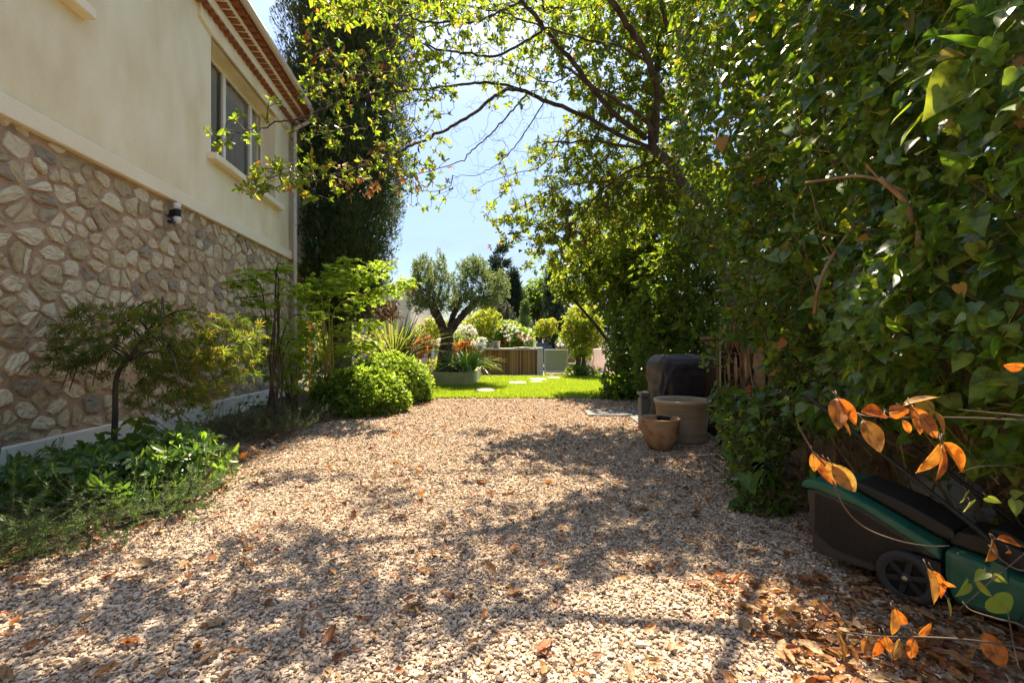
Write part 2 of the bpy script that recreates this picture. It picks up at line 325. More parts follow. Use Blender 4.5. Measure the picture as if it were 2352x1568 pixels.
# grass blades
def lawn_grass():
    g = G(); n = 210000
    x = R.uniform(-4.0, 6.0, n); y = 11.15 + 7.8 * R.random(n) ** 1.35
    fr = np.interp(x, [p[0] for p in front], [p[1] for p in front]); ok = y > fr - .03 - .05 * R.random(n) ** 3
    ok &= ~((x < -1.2) & (y > 14.1)); ok &= ~((x > -1.7) & (x < 1.3) & (y > 18.0))
    for (a, b, c, d) in STEPS: ok &= ~((x > a) & (x < b) & (y > c) & (y < d))
    x, y = x[ok], y[ok]; m = len(x); P = np.stack([x, y, np.full(m, .01)], 1)
    D = np.stack([R.normal(0, .45, m), R.normal(-.1, .45, m), np.ones(m)], 1); N = R.normal(size=(m, 3))
    big = np.sin(x * 2.1 + 1) * np.sin(y * 1.7 + x) * .012
    g.leaves(NEED, P, D, N, R.uniform(.05, .105, m) + big, R.uniform(2.2, 4.0, m) * .6)
    stuff(g.obj('lawn_grass', M_grass))
STEPS = [(-.99, -.50, 12.35, 13.05), (-.09, .47, 14.65, 15.35), (.62, 1.0, 15.1, 15.7), (.66, 1.26, 16.0, 16.8), (1.34, 1.80, 16.7, 17.3), (1.50, 1.66, 18.1, 18.5)]
lawn_grass()
M_pav = mat('step_stone', (.27, .26, .23), (.38, .36, .32), scale=7, rough=.8, bump=.3)
for (a, b, c, d), lb in zip(STEPS, ['shaded grey stepping stone nearest the gravel on the lawn', 'wide pale stepping stone, second from the gravel', 'small pale stepping stone in the middle of the lawn line',
                                     'pale stepping stone behind the small one on the lawn', 'pale stepping stone by the light green gate', 'smallest stepping stone right at the gate threshold']):
    g = G(); g.obox(((a + b) / 2, (c + d) / 2, .03), (1, .05, 0), (-.05, 1, 0), (0, 0, 1), (b - a) / 2, (d - c) / 2, .025)
    tag(g.obj('stepping_stone', M_pav, bevel=.008), lb, 'stepping stone', 'stepping stones across the lawn')
M_slate = mat('slate_slab', (.10, .105, .105), (.16, .16, .155), scale=5, rough=.7, bump=.3)
for (c, hx, hy), lb in zip([((1.85, 8.8), .42, .34), ((2.62, 8.75), .33, .36), ((2.35, 7.85), .22, .5)],
                           ['grey paving slab set in gravel, left one of the row', 'grey paving slab nearest the dark hedge', 'grey paving slab running towards the covered barbecue']):
    g = G(); g.obox((c[0], c[1], .018), (1, -.04, 0), (.04, 1, 0), (0, 0, 1), hx, hy, .02)
    tag(g.obj('paving_slab', M_slate, bevel=.006), lb, 'paving slab', 'slabs beside the barbecue')
# loose gravel: real stones, thinning out into the textured base
def stones():
    g = G()
    t = (1 + 5 ** .5) / 2; iv = nrm(np.array([(-1, t, 0), (1, t, 0), (-1, -t, 0), (1, -t, 0), (0, -1, t), (0, 1, t), (0, -1, -t), (0, 1, -t), (t, 0, -1), (t, 0, 1), (-t, 0, -1), (-t, 0, 1)], float))
    iF = np.array([(0, 11, 5), (0, 5, 1), (0, 1, 7), (0, 7, 10), (0, 10, 11), (1, 5, 9), (5, 11, 4), (11, 10, 2), (10, 7, 6), (7, 1, 8), (3, 9, 4), (3, 4, 2), (3, 2, 6), (3, 6, 8), (3, 8, 9), (4, 9, 5), (2, 4, 11), (6, 2, 10), (8, 6, 7), (9, 8, 1)])
    ov = np.array([(1, 0, 0), (0, 1, 0), (-1, 0, 0), (0, -1, 0), (0, 0, 1), (0, 0, -1)], float); oF = np.array([(0, 1, 4), (1, 2, 4), (2, 3, 4), (3, 0, 4), (1, 0, 5), (2, 1, 5), (3, 2, 5), (0, 3, 5)])
    for (y0, y1, dens, s0, bv, bF, jit) in [(1.55, 2.7, 6600, .0076, iv, iF, .2), (2.7, 4.2, 5600, .008, ov, oF, .28), (4.2, 6.5, 3300, .0095, ov, oF, .28), (6.5, 11.4, 1500, .0115, ov, oF, .25)]:
        x0, x1 = (-3.5, 4.0); n = int((x1 - x0) * (y1 - y0) * dens)
        x = R.uniform(x0, x1, n); y = R.uniform(y0, y1, n)
        ok = (x > left_edge(y) - .25 * R.random(n) ** 2) & (np.abs(x) < 1.16 * y + .25) & (x < 3.35); x, y = x[ok], y[ok]; m = len(x)
        fr = np.interp(x, [p[0] for p in front], [p[1] for p in front]); ok = y < fr + .1 * R.random(m) ** 3; x, y = x[ok], y[ok]; m = len(x)
        s_ = s0 * np.exp(R.normal(0, .28, m)); V = bv[None] * (1 + R.normal(0, jit, (m, len(bv), 1))) + R.normal(0, .08, (m, len(bv), 3))
        V = V * (s_[:, None] * np.stack([R.uniform(.9, 1.5, m), R.uniform(.7, 1.05, m), R.uniform(.5, .85, m)], 1))[:, None]
        az = R.uniform(0, 6.28, m); tx = R.normal(0, .35, m); c, s2 = np.cos(az), np.sin(az); ct, st = np.cos(tx), np.sin(tx)
        X = V[..., 0]; Yv = V[..., 1] * ct[:, None] - V[..., 2] * st[:, None]; Z = V[..., 1] * st[:, None] + V[..., 2] * ct[:, None]
        V = np.stack([X * c[:, None] - Yv * s2[:, None] + x[:, None], X * s2[:, None] + Yv * c[:, None] + y[:, None], Z + (s_ * R.uniform(.2, .95, m))[:, None]], -1)
        Fc = bF[None] + (np.arange(m) * len(bv))[:, None, None]
        g.add(V.reshape(-1, 3), Fc.reshape(-1, 3))
    stuff(g.obj('loose_gravel', M_stone))
stones()
# dry leaves lying about
M_dry = leafmat('dry_leaf', [(.13, .05, .02), (.24, .08, .022), (.34, .17, .065), (.40, .28, .15), (.20, .13, .075)], [(.4, .12, .02), (.6, .2, .03), (.6, .3, .08), (.5, .3, .1), (.3, .15, .05)], tw=.25, rough=.6, mottle=60)
def litter():
    g = G(); xs = []; ys = []
    def put(x, y): xs.append(x); ys.append(y)
    n = 5600; x = R.uniform(-3.6, 3.2, n); y = R.uniform(1.5, 11, n); ok = x > left_edge(y); put(x[ok], y[ok])
    n = 750; y = R.uniform(1.2, 11, n); x = left_edge(y) + R.normal(-.05, .12, n); put(x, y)
    n = 2200; y = R.uniform(1.2, 6.0, n); x = 3.2 - np.abs(R.normal(0, .55, n)) - .28 * np.maximum(0, 3 - y); put(x, y)
    n = 2000; x = R.uniform(.8, 2.7, n); y = R.uniform(1.3, 2.7, n); ok = x > 1.3 - .1 * R.random(n) - .2 * (y - 1.6); put(x[ok], y[ok])
    nb = 330; x = R.uniform(1.25, 2.75, nb); y = R.uniform(1.25, 2.35, nb); ok = x > 1.2 + .25 * R.random(nb); put(x[ok], y[ok]); nbig = int(ok.sum())
    nf = 7000; x = 3.2 - np.abs(R.normal(0, 1.6, nf)); y = R.uniform(1.5, 9, nf); ok = x > left_edge(y); put(x[ok], y[ok]); nfr = int(ok.sum())
    x = np.concatenate(xs); y = np.concatenate(ys); m = len(x); P = np.stack([x, y, R.uniform(.018, .04, m)], 1)
    P[:, 2] -= .006 * (y > 2.5); P[m - nbig - nfr:m - nfr, 2] += R.random(nbig) * .03
    P[:, 2] += np.where(x < left_edge(y), .06, 0)
    D = np.stack([R.normal(size=m), R.normal(size=m), R.normal(0, .25, m)], 1); N = np.stack([R.normal(0, .4, m), R.normal(0, .4, m), np.ones(m)], 1)
    g.leaves(CURL, P, D, N, np.concatenate([np.exp(R.normal(math.log(.044), .42, m - nbig - nfr)), R.uniform(.055, .1, nbig), R.uniform(.010, .022, nfr)]), R.uniform(.7, 1.3, m), sm=True)
    n = 420; x = R.uniform(-2.5, 3.1, n); y = R.uniform(1.6, 7, n); a = R.uniform(0, 6.28, n); ln = R.uniform(.04, .16, n)
    Pa = np.stack([x, y, np.full(n, .024)], 1); Pb = Pa + np.stack([np.cos(a) * ln, np.sin(a) * ln, R.normal(0, .006, n)], 1)
    g.segs(Pa, Pb, np.full(n, .0013), np.full(n, .0009), 3)
    stuff(g.obj('fallen_leaves', M_dry))
litter()
# ------------------------------------------------------------------ the house (local x runs away from the camera, local -y is outward)
house = thing('stone_house', (-4, 0, 0), 'cream stuccoed house with a rubble stone ground floor and tiled eaves', 'house', rz=math.atan2(.9922, -.1243))
T0, T1 = -4.0, 11.95
M_stucco = mat('stucco', (.79, .65, .40), [(.86, .74, .48), (.91, .81, .57)], scale=1.1, rough=.9, bump=.45, bscale=70, spec=.15, detail=9, stretch=(2.0, 2, .8))
M_band = mat('band_render', (.84, .73, .50), (.88, .78, .57), scale=2, rough=.85, bump=.2, bscale=50, spec=.15)
M_plinth = mat('plinth_render', (.70, .66, .56), (.76, .72, .63), scale=3, rough=.9, bump=.5, bscale=70)
M_mortar = mat('mortar', (.34, .22, .135), [(.43, .29, .185), (.50, .36, .24)], scale=5, rough=.95, bump=.9, bscale=55)
M_rub = mat('rubble', (.27, .24, .19), [(.40, .315, .18), (.48, .39, .235), (.53, .44, .28), (.60, .52, .36)], scale=7, rough=.9, bump=1.0, bscale=11, island=True, spec=.15, detail=9)
M_tile = mat('clay_tile', (.22, .075, .035), (.31, .115, .055), scale=12, rough=.85, bump=.3)
M_zinc = mat('zinc_gutter', (.56, .50, .40), (.62, .56, .46), scale=6, rough=.5, spec=.4)
M_wood_w = mat('window_frame_paint', (.82, .78, .66), rough=.5)
def rubble_wall(t0, t1, z0, z1, y):
    g = G(); g.box(t0, t1, y, y + .4, z0, z1, 0)
    asp = .74; cw = .255; pts = []
    r = 0; z = z0 - .1
    while z < z1 + .1:
        h = .178 + .045 * math.sin(r * 2.3); t = t0 - R.random() * .3
        while t < t1 + .2:
            w = R.choice([R.uniform(.08, .13), R.uniform(.14, .24), R.uniform(.18, .30), R.uniform(.2, .3), R.uniform(.3, .44)]); pts.append((t + w / 2 + R.normal(0, .02), z + h / 2 + R.normal(0, .065))); t += w
        z += h; r += 1
    P = np.array(pts); Q = P * A(asp, 1)
    for i, p in enumerate(Q):
        d = ((Q - p) ** 2).sum(1); nb = np.argsort(d)[1:15]
        poly = [p + A(-.35, -.35), p + A(.35, -.35), p + A(.35, .35), p + A(-.35, .35)]
        for k in nb:
            mid = (p + Q[k]) / 2; nn = Q[k] - p; gap = R.uniform(.004, .02); nl = np.linalg.norm(nn); out = []
            for a in range(len(poly)):
                u, v = poly[a], poly[(a + 1) % len(poly)]; du = (u - mid).dot(nn) / nl + gap; dv = (v - mid).dot(nn) / nl + gap
                if du <= 0: out.append(u)
                if (du < 0) != (dv < 0): out.append(u + (v - u) * du / (du - dv))
            poly = out
            if len(poly) < 3: break
        if len(poly) < 3: continue
        pl = np.array(poly) / A(asp, 1); c = pl.mean(0)
        out = []
        for a in range(len(pl)):                       # cut the corners once, subdivide edges, roughen
            u, v = pl[a], pl[(a + 1) % len(pl)]; e = np.linalg.norm(v - u)
            out += [u + (v - u) * s_ for s_ in ((.17, .5, .83) if e > .1 else (.27, .73))]
        pl = np.array(out); pl = c + (pl - c) * (1 + R.normal(0, .055, (len(pl), 1))) * R.uniform(.84, .99)
        pl[:, 1] = np.clip(pl[:, 1], z0 + .012, z1 - .012); pl[:, 0] = np.clip(pl[:, 0], t0 + .012, t1 - .012)
        if np.ptp(pl[:, 0]) < .05 or np.ptp(pl[:, 1]) < .04: continue
        n = len(pl); pro = R.uniform(.006, .03); tl = R.normal(0, .05, 2)
        def ring(s_, dp, j=0):
            q = c + (pl - c) * s_ + R.normal(0, j, pl.shape); return np.stack([q[:, 0], y - dp - ((q - c) @ tl) * (1 if dp > .004 else 0) - R.normal(0, j * .9, n), q[:, 1]], 1)
        V = np.concatenate([ring(1.0, -.01), ring(.97, pro * .75), ring(.90, pro * 1.02, .005), ring(.5, pro * 1.1, .005), [[c[0], y - pro * 1.12 - .002, c[1]]]])
        q = [(k * n + a, k * n + (a + 1) % n, (k + 1) * n + (a + 1) % n, (k + 1) * n + a) for k in range(3) for a in range(n)]
        off = g.n; g.add(V, np.array(q)[:, ::-1], 1, False); g.f.append((np.array([(3 * n + a, 4 * n, 3 * n + (a + 1) % n) for a in range(n)]) + off, 1, False))
    return g
rubble_wall(-1.0, T1, .40, 3.372, 0).obj('stone_wall', [M_mortar, M_rub], house, local=True)
g = G(); g.addpoly([(T0, -.06, -.06), (T1 + .05, -.06, -.06), (T1 + .05, -.06, .34), (T0, -.06, .60), (T0, .3, -.06), (T1 + .05, .3, -.06), (T1 + .05, .3, .34), (T0, .3, .60)],
                   [(0, 1, 2, 3), (1, 5, 6, 2), (3, 2, 6, 7), (0, 3, 7, 4)]); g.obj('plinth', M_plinth, house, local=True, bevel=.012)
g = G(); g.box(T0, T1 + .07, -.075, .3, 3.37, 3.555); g.obj('string_course', M_band, house, local=True, bevel=.012)
OW = (7.52, 10.22, 4.48, 6.40)
g = G()
g.box(T0, OW[0], 0, .45, 3.55, 7.2); g.box(OW[1], T1, 0, .45, 3.55, 7.2); g.box(OW[0], OW[1], 0, .45, 3.55, OW[2]); g.box(OW[0], OW[1], 0, .45, OW[3], 7.2)
g.box(T0, -1.0, 0, .4, -.05, 3.37); g.box(T1 - .45, T1, .45, 6, -.05, 7.2); g.box(T0, T1 - .45, 5.6, 6, -.05, 7.2)
g.obj('stucco_wall', M_stucco, house, local=True)
g = G(); g.addpoly([(7.14, -.045, 7.0), (7.14, -.045, 6.46), (7.5, -.045, 6.40), (T1 - .2, -.045, 6.40), (T1 - .2, -.045, 7.0), (7.14, .02, 7.0), (7.14, .02, 6.46), (7.5, .02, 6.40), (T1 - .2, .02, 6.40), (T1 - .2, .02, 7.0)],
                   [(0, 1, 2, 3, 4), (0, 5, 6, 1), (1, 6, 7, 2), (2, 7, 8, 3), (3, 8, 9, 4)]); g.obj('shutter_casing', M_stucco, house, local=True, bevel=.008)
# pilaster at the corner, its face set oblique, meant to catch the sun
g = G(); g.addpoly([(11.22, -.03, 3.56), (T1 + .02, -.15, 3.56), (T1 + .02, .3, 3.56), (11.22, .3, 3.56), (11.22, -.03, 6.7), (T1 + .02, -.15, 6.7), (T1 + .02, .3, 6.7), (11.22, .3, 6.7)],
                   [(0, 1, 5, 4), (1, 2, 6, 5), (4, 5, 6, 7), (0, 4, 7, 3), (0, 3, 2, 1)]); g.obj('corner_pilaster', mat('pilaster_render', (.50, .40, .28), (.58, .48, .36), scale=3, rough=.95, bump=.3, bscale=60), house, local=True, bevel=.01)
# windows
def window(t0, t1, z0, z1, sill=True):
    w = G(); yb = .27; fw = .07; mid = (t0 + t1) / 2 - .35
    w.box(t0, t1, yb, yb + .06, z1 - fw, z1); w.box(t0, t1, yb, yb + .06, z0, z0 + fw); w.box(t0, t0 + fw, yb, yb + .06, z0 + fw, z1 - fw); w.box(t1 - fw, t1, yb, yb + .06, z0 + fw, z1 - fw)
    for m_ in (mid, (t0 + t1) / 2 + .75): w.box(m_ - .045, m_ + .045, yb - .012, yb + .05, z0 + fw, z1 - fw)
    f = w.obj('window', M_wood_w, house, local=True, bevel=.006)
    p = G(); p.add([(t0 + fw, yb + .028, z0 + fw), (t1 - fw, yb + .028, z0 + fw), (t1 - fw, yb + .028, z1 - fw), (t0 + fw, yb + .028, z1 - fw)], [(0, 1, 2, 3)]); p.obj('pane', M_glass, f, local=True)
    c = G()
    for k in range(60):
        a = t0 + fw + (t1 - t0 - 2 * fw) * k / 60; b = a + (t1 - t0 - 2 * fw) / 60; y0, y1 = .36 + .015 * math.sin(k * 1.3), .36 + .015 * math.sin((k + 1) * 1.3)
        c.add([(a, y0, z0), (b, y1, z0), (b, y1, z1), (a, y0, z1)], [(0, 1, 2, 3)], 0, True)
    c.obj('pane_backing', mat('pane_backing', (.84, .74, .66), rough=.9), f, local=True)  # pale pinkish sheet added behind the glass to lighten the window
def glassmat():
    m, t, n, l = nodes('window_glass'); o = n.new('ShaderNodeOutputMaterial'); a = n.new('ShaderNodeBsdfTransparent'); b = n.new('ShaderNodeBsdfGlossy'); b.inputs['Roughness'].default_value = .02
    fr = n.new('ShaderNodeFresnel'); fr.inputs[0].default_value = 1.6; ms = n.new('ShaderNodeMixShader'); l(fr.outputs[0], ms.inputs[0]); l(a.outputs[0], ms.inputs[1]); l(b.outputs[0], ms.inputs[2]); l(ms.outputs[0], o.inputs[0]); a.inputs[0].default_value = (.95, .95, .95, 1); return m
M_glass = glassmat()
window(*OW)
g = G(); g.box(7.42, 10.42, -.13, .34, 4.36, 4.475); g.obj('window_sill', M_band, house, local=True, bevel=.02)
g = G(); g.box(2.4, 4.95, -.13, .02, 4.86, 4.98); g.obj('window_sill', M_band, house, local=True, bevel=.02)
# genoise eaves: two courses of half-round tiles bedded in render, then the roof tiles and the gutter
def half_tiles(z, out, r, pitch, back=0.0, thk=.016, up=False):
    g = G(); th = np.linspace(0, math.pi, 9); t = T0
    while t < T1 + .2:
        V = []
        for rr in (r, r - thk):
            for y in (-out, -back):
                for a in th: V.append((t + rr * math.cos(a), y, z + (1 if up else -1) * rr * math.sin(a) * .8))
        V = np.array(V); q = []
        for k in range(8):
            q += [(k, k + 1, 9 + k + 1, 9 + k), (18 + k, 27 + k, 27 + k + 1, 18 + k + 1), (k, 18 + k, 18 + k + 1, k + 1)]
        g.add(V, q, 0, True); t += pitch
    return g
half_tiles(6.70, .145, .075, .165, 0, .014).obj('genoise_tile', M_tile, house, local=True)
half_tiles(6.90, .29, .058, .185, 0, .012).obj('genoise_tile', M_tile, house, local=True)
g = G(); g.box(T0, T1 + .16, -.155, .1, 6.703, 6.86); g.box(T0, T1 + .2, -.295, .1, 6.903, 6.985); g.box(T0, T1 + .1, -.05, .1, 6.99, 7.05)
g.obj('eave_mortar', M_band, house, local=True)
g = G(); nx = 700; xs = np.linspace(T0, T1 + .35, nx); V = []
for y, z in ((-.44, 7.09), (-.44, 7.07), (.4, 7.34), (3.2, 8.19)):
    V += [(x, y, z + .045 * math.cos(x * 2 * math.pi / .2)) for x in xs]
g.add(V, [(k * nx + i, k * nx + i + 1, (k + 1) * nx + i + 1, (k + 1) * nx + i) for k in range(3) for i in range(nx - 1)], 0, True)
g.box(T0, T1 + .3, -.40, 0, 7.03, 7.045); g.obj('roof', M_tile, house, local=True)
half_tiles(7.03, .42, .07, .2, .1).obj('eave_tile', M_tile, house, local=True)
g = G(); th = np.linspace(-math.pi * 1.0, 0, 11)
pr = [(-.475 + .07 * math.cos(a), 7.10 + .07 * math.sin(a)) for a in th] + [(-.475 + .063 * math.cos(a), 7.10 + .063 * math.sin(a)) for a in th[::-1]]
n_ = len(pr); V = [(T0, y, z) for y, z in pr] + [(T1 + .36, y, z) for y, z in pr]
g.addpoly(V, [(i, (i + 1) % n_, n_ + (i + 1) % n_, n_ + i) for i in range(n_)] + [tuple(range(n_)), tuple(range(2 * n_ - 1, n_ - 1, -1))], sm=True)
g.obj('gutter', M_zinc, house, local=True)
g = G(); g.tube(cat_rom([(11.2, -.475, 7.04), (11.2, -.475, 6.88), (11.15, -.40, 6.74), (11.08, -.20, 6.58), (11.05, -.14, 6.45), (11.05, -.14, 6.2)]), .045, 12)
g.tube([(11.05, -.14, 6.2), (11.05, -.14, 3.0), (11.05, -.14, .15)], .045, 12)
for z in (5.8, 4.2, 2.6, 1.2): g.tube([(11.05, -.14, z), (11.05, -.14, z + .04)], .052, 12)
g.obj('downpipe', M_zinc, house, local=True)
# wall lamp on the stone
lp = thing('wall_lamp', tuple(A(-4, 0, 0) + 6.40 * A(-.1243, .9922, 0) + A(0, 0, 3.19)), 'black and white up and down wall lamp fixed to the stone wall', 'wall lamp', rz=math.atan2(.9922, -.1243))
M_blk = mat('black_plastic', (.015, .015, .016), rough=.45); M_opal = mat('opal_diffuser', (.72, .70, .66), rough=.4)
g = G(); g.lathe([(0, -.05), (.047, -.05), (.047, .055), (0, .055)], (0, -.115, 0), 20); g.box(-.03, .03, -.09, .03, -.05, .045); g.obj('body', M_blk, lp, local=True, bevel=.004)
for a, b in ((.055, .14), (-.14, -.05)):
    g = G(); g.lathe([(0, a), (.044, a), (.044, b), (0, b)], (0, -.115, 0), 20); g.obj('diffuser', M_opal, lp, local=True)
g = G(); g.tube(cat_rom([(-.05, -.05, -.06), (-.05, -.09, -.12), (-.09, -.10, -.145)]), .012, 8); g.box(-.14, -.06, -.13, -.06, -.165, -.13); g.obj('motion_sensor', M_blk, lp, local=True, bevel=.006)
# ------------------------------------------------------------------ bark and leaf materials
M_bark = mat('bark_grey', (.04, .03, .024), [(.07, .052, .04), (.11, .085, .065)], scale=9, rough=.9, bump=.8, bscale=25, stretch=(1, 1, .35))
M_twig = mat('twig_bark', (.075, .052, .038), (.13, .095, .07), scale=6, rough=.9)
M_redbark = mat('cypress_bark', (.085, .05, .033), [(.15, .095, .065), (.20, .14, .10)], scale=6, rough=.95, bump=1, bscale=14, stretch=(1, 1, .12))
M_oak = leafmat('evergreen_leaf', [(0, (.028, .05, .010)), (.4, (.045, .07, .012)), (.75, (.062, .09, .015)), (.95, (.10, .13, .02)), (1, (.16, .08, .02))], [(0, (.16, .30, .015)), (.35, (.32, .46, .02)), (.75, (.46, .56, .03)), (.95, (.56, .54, .04)), (1, (.58, .24, .03))], tw=.5, rough=.38)
M_gloss = leafmat('glossy_leaf', [(.035, .085, .022), (.055, .12, .028), (.085, .16, .035)], [(.16, .36, .03), (.3, .5, .04), (.46, .6, .05)], tw=.42, rough=.33, spec=.5)
M_dark = leafmat('dark_leaf', [(.03, .065, .012), (.05, .10, .016), (.08, .135, .02)], [(.16, .30, .015), (.28, .44, .02), (.42, .52, .03)], tw=.42, rough=.38)
M_bright = leafmat('yellow_green_leaf', [(.08, .14, .015), (.13, .19, .02), (.19, .22, .025), (.25, .17, .03)], [(.38, .56, .03), (.5, .66, .04), (.66, .7, .05), (.7, .5, .05)], tw=.5)
M_pit = leafmat('mound_leaf', [(.045, .10, .018), (.075, .14, .022), (.12, .19, .03)], [(.26, .46, .03), (.42, .60, .04), (.56, .68, .05)], tw=.45, rough=.35)
M_cyp = leafmat('cypress_leaf', [(.03, .055, .022), (.045, .082, .030), (.07, .11, .04), (.11, .09, .045)], [(.08, .15, .03), (.12, .21, .04), (.2, .28, .05), (.28, .2, .06)], tw=.25, rough=.7, spec=.15)
M_ivy = leafmat('ivy_leaf', [(0, (.042, .105, .02)), (.35, (.068, .155, .025)), (.7, (.105, .205, .03)), (.97, (.16, .225, .035)), (1, (.18, .16, .03))], [(0, (.2, .40, .02)), (.4, (.34, .54, .025)), (.75, (.5, .62, .03)), (.97, (.56, .6, .03)), (1, (.6, .42, .05))], tw=.45, rough=.33, spec=.4, mottle=25)
M_maple = leafmat('maple_leaf', [(.035, .062, .012), (.05, .082, .015), (.07, .10, .018), (.10, .095, .025)], [(.16, .28, .02), (.28, .40, .03), (.40, .44, .04), (.5, .36, .05)], tw=.5)
M_maple_g = leafmat('maple_leaf_green', [(.10, .17, .015), (.15, .24, .02), (.21, .28, .025)], [(.32, .55, .03), (.48, .68, .04), (.62, .75, .05)], tw=.55)
M_olive = leafmat('olive_leaf', [(.09, .135, .045), (.14, .19, .07), (.20, .25, .11)], [(.2, .3, .06), (.28, .38, .08), (.35, .42, .1)], tw=.3, rough=.5)
M_rose = leafmat('rosemary_needle', [(.045, .09, .03), (.075, .13, .04), (.12, .19, .06)], [(.12, .3, .04), (.22, .42, .05), (.4, .55, .08)], tw=.35)
M_fine = leafmat('feathery_leaf', [(.05, .08, .035), (.08, .115, .05), (.11, .15, .06)], [(.12, .2, .05), (.2, .3, .06), (.28, .36, .07)], tw=.35)
M_strap = leafmat('strap_leaf', [(.03, .09, .02), (.05, .13, .025), (.09, .17, .03)], [(.15, .38, .03), (.3, .52, .04), (.5, .62, .05)], tw=.4, rough=.3, spec=.5)
M_flax = leafmat('flax_leaf', [(.06, .09, .04), (.10, .13, .05), (.17, .17, .05)], [(.2, .32, .05), (.36, .42, .06), (.5, .48, .07)], tw=.35, rough=.4)
M_red = leafmat('red_leaf', [(.16, .035, .02), (.28, .07, .025), (.36, .14, .03), (.10, .09, .02)], [(.55, .08, .03), (.75, .2, .04), (.75, .36, .06), (.4, .4, .04)], tw=.5)
M_white = leafmat('white_petal', [(.72, .70, .62), (.80, .78, .70)], [(.75, .74, .62), (.8, .8, .7)], tw=.4)
M_redp = leafmat('red_petal', [(.5, .03, .05), (.6, .06, .08)], [(.7, .05, .08), (.8, .1, .1)], tw=.4)
M_con = leafmat('conifer_leaf', [(.018, .032, .022), (.028, .046, .03), (.042, .062, .036)], [(.04, .08, .03), (.07, .12, .04), (.1, .15, .05)], tw=.2, rough=.7, spec=.1)
def bush(name, label, cat, base, cent, rad, n, leaf, T, m, nr=6, el=(.7, 1.3), shell=.6, stems=5, mb=None, group=None, rtip=.003, step=.25, fol='foliage', stemr=.015, droop=0, flat=True, zmin=.05, wid=(.8, 1.2), jit=.1, sag=0):
    """shrub: stems grown out to twig ends scattered through one or more ellipsoids, leaves round each twig end"""
    t = thing(name, base, label, cat, group); base = np.asarray(base, float)
    cents = np.atleast_2d(np.asarray(cent, float)); rads = np.atleast_2d(np.asarray(rad, float)); vol = rads.prod(1) ** (2 / 3); P = []
    for c, r, w in zip(cents, rads, vol / vol.sum()): P.append(ell(c, r, int(n * w) + 1, shell))
    P = np.concatenate(P); P = P + R.normal(0, .11, P.shape) * rads.mean(0); P = P[P[:, 2] > zmin]
    sk = []
    for k in range(stems):
        c = cents[k % len(cents)] + R.normal(0, .25, 3) * rads[k % len(cents)]; b = base + np.append(R.normal(0, .06 + .1 * rads[0][0] * (stems > 2), 2), 0)
        sk.append(cat_rom([b, b * .5 + c * .5 + R.normal(0, .05, 3) - (c - b) * A(.15, .15, -.0), c], 5))
    S, tp, td = grow(np.concatenate(sk), P, step=step, jit=jit, rtip=rtip, rmax=stemr, sag=sag)
    g = G()
    for s_ in sk: g.tube(s_, np.linspace(stemr * 1.3, stemr * .6, len(s_)), 6)
    g.segs(*S, k=3); g.obj('stem' if fol == 'foliage' else 'trunk', mb or M_twig, t)
    ax = nrm(td + .6 * nrm(tp - cents.mean(0)) + A(0, 0, .35)); f = G(); crown(f, T, tp, ax, nr, leaf, el, droop=droop, wid=wid); f.obj(fol, m, t)
    return t, tp, ax
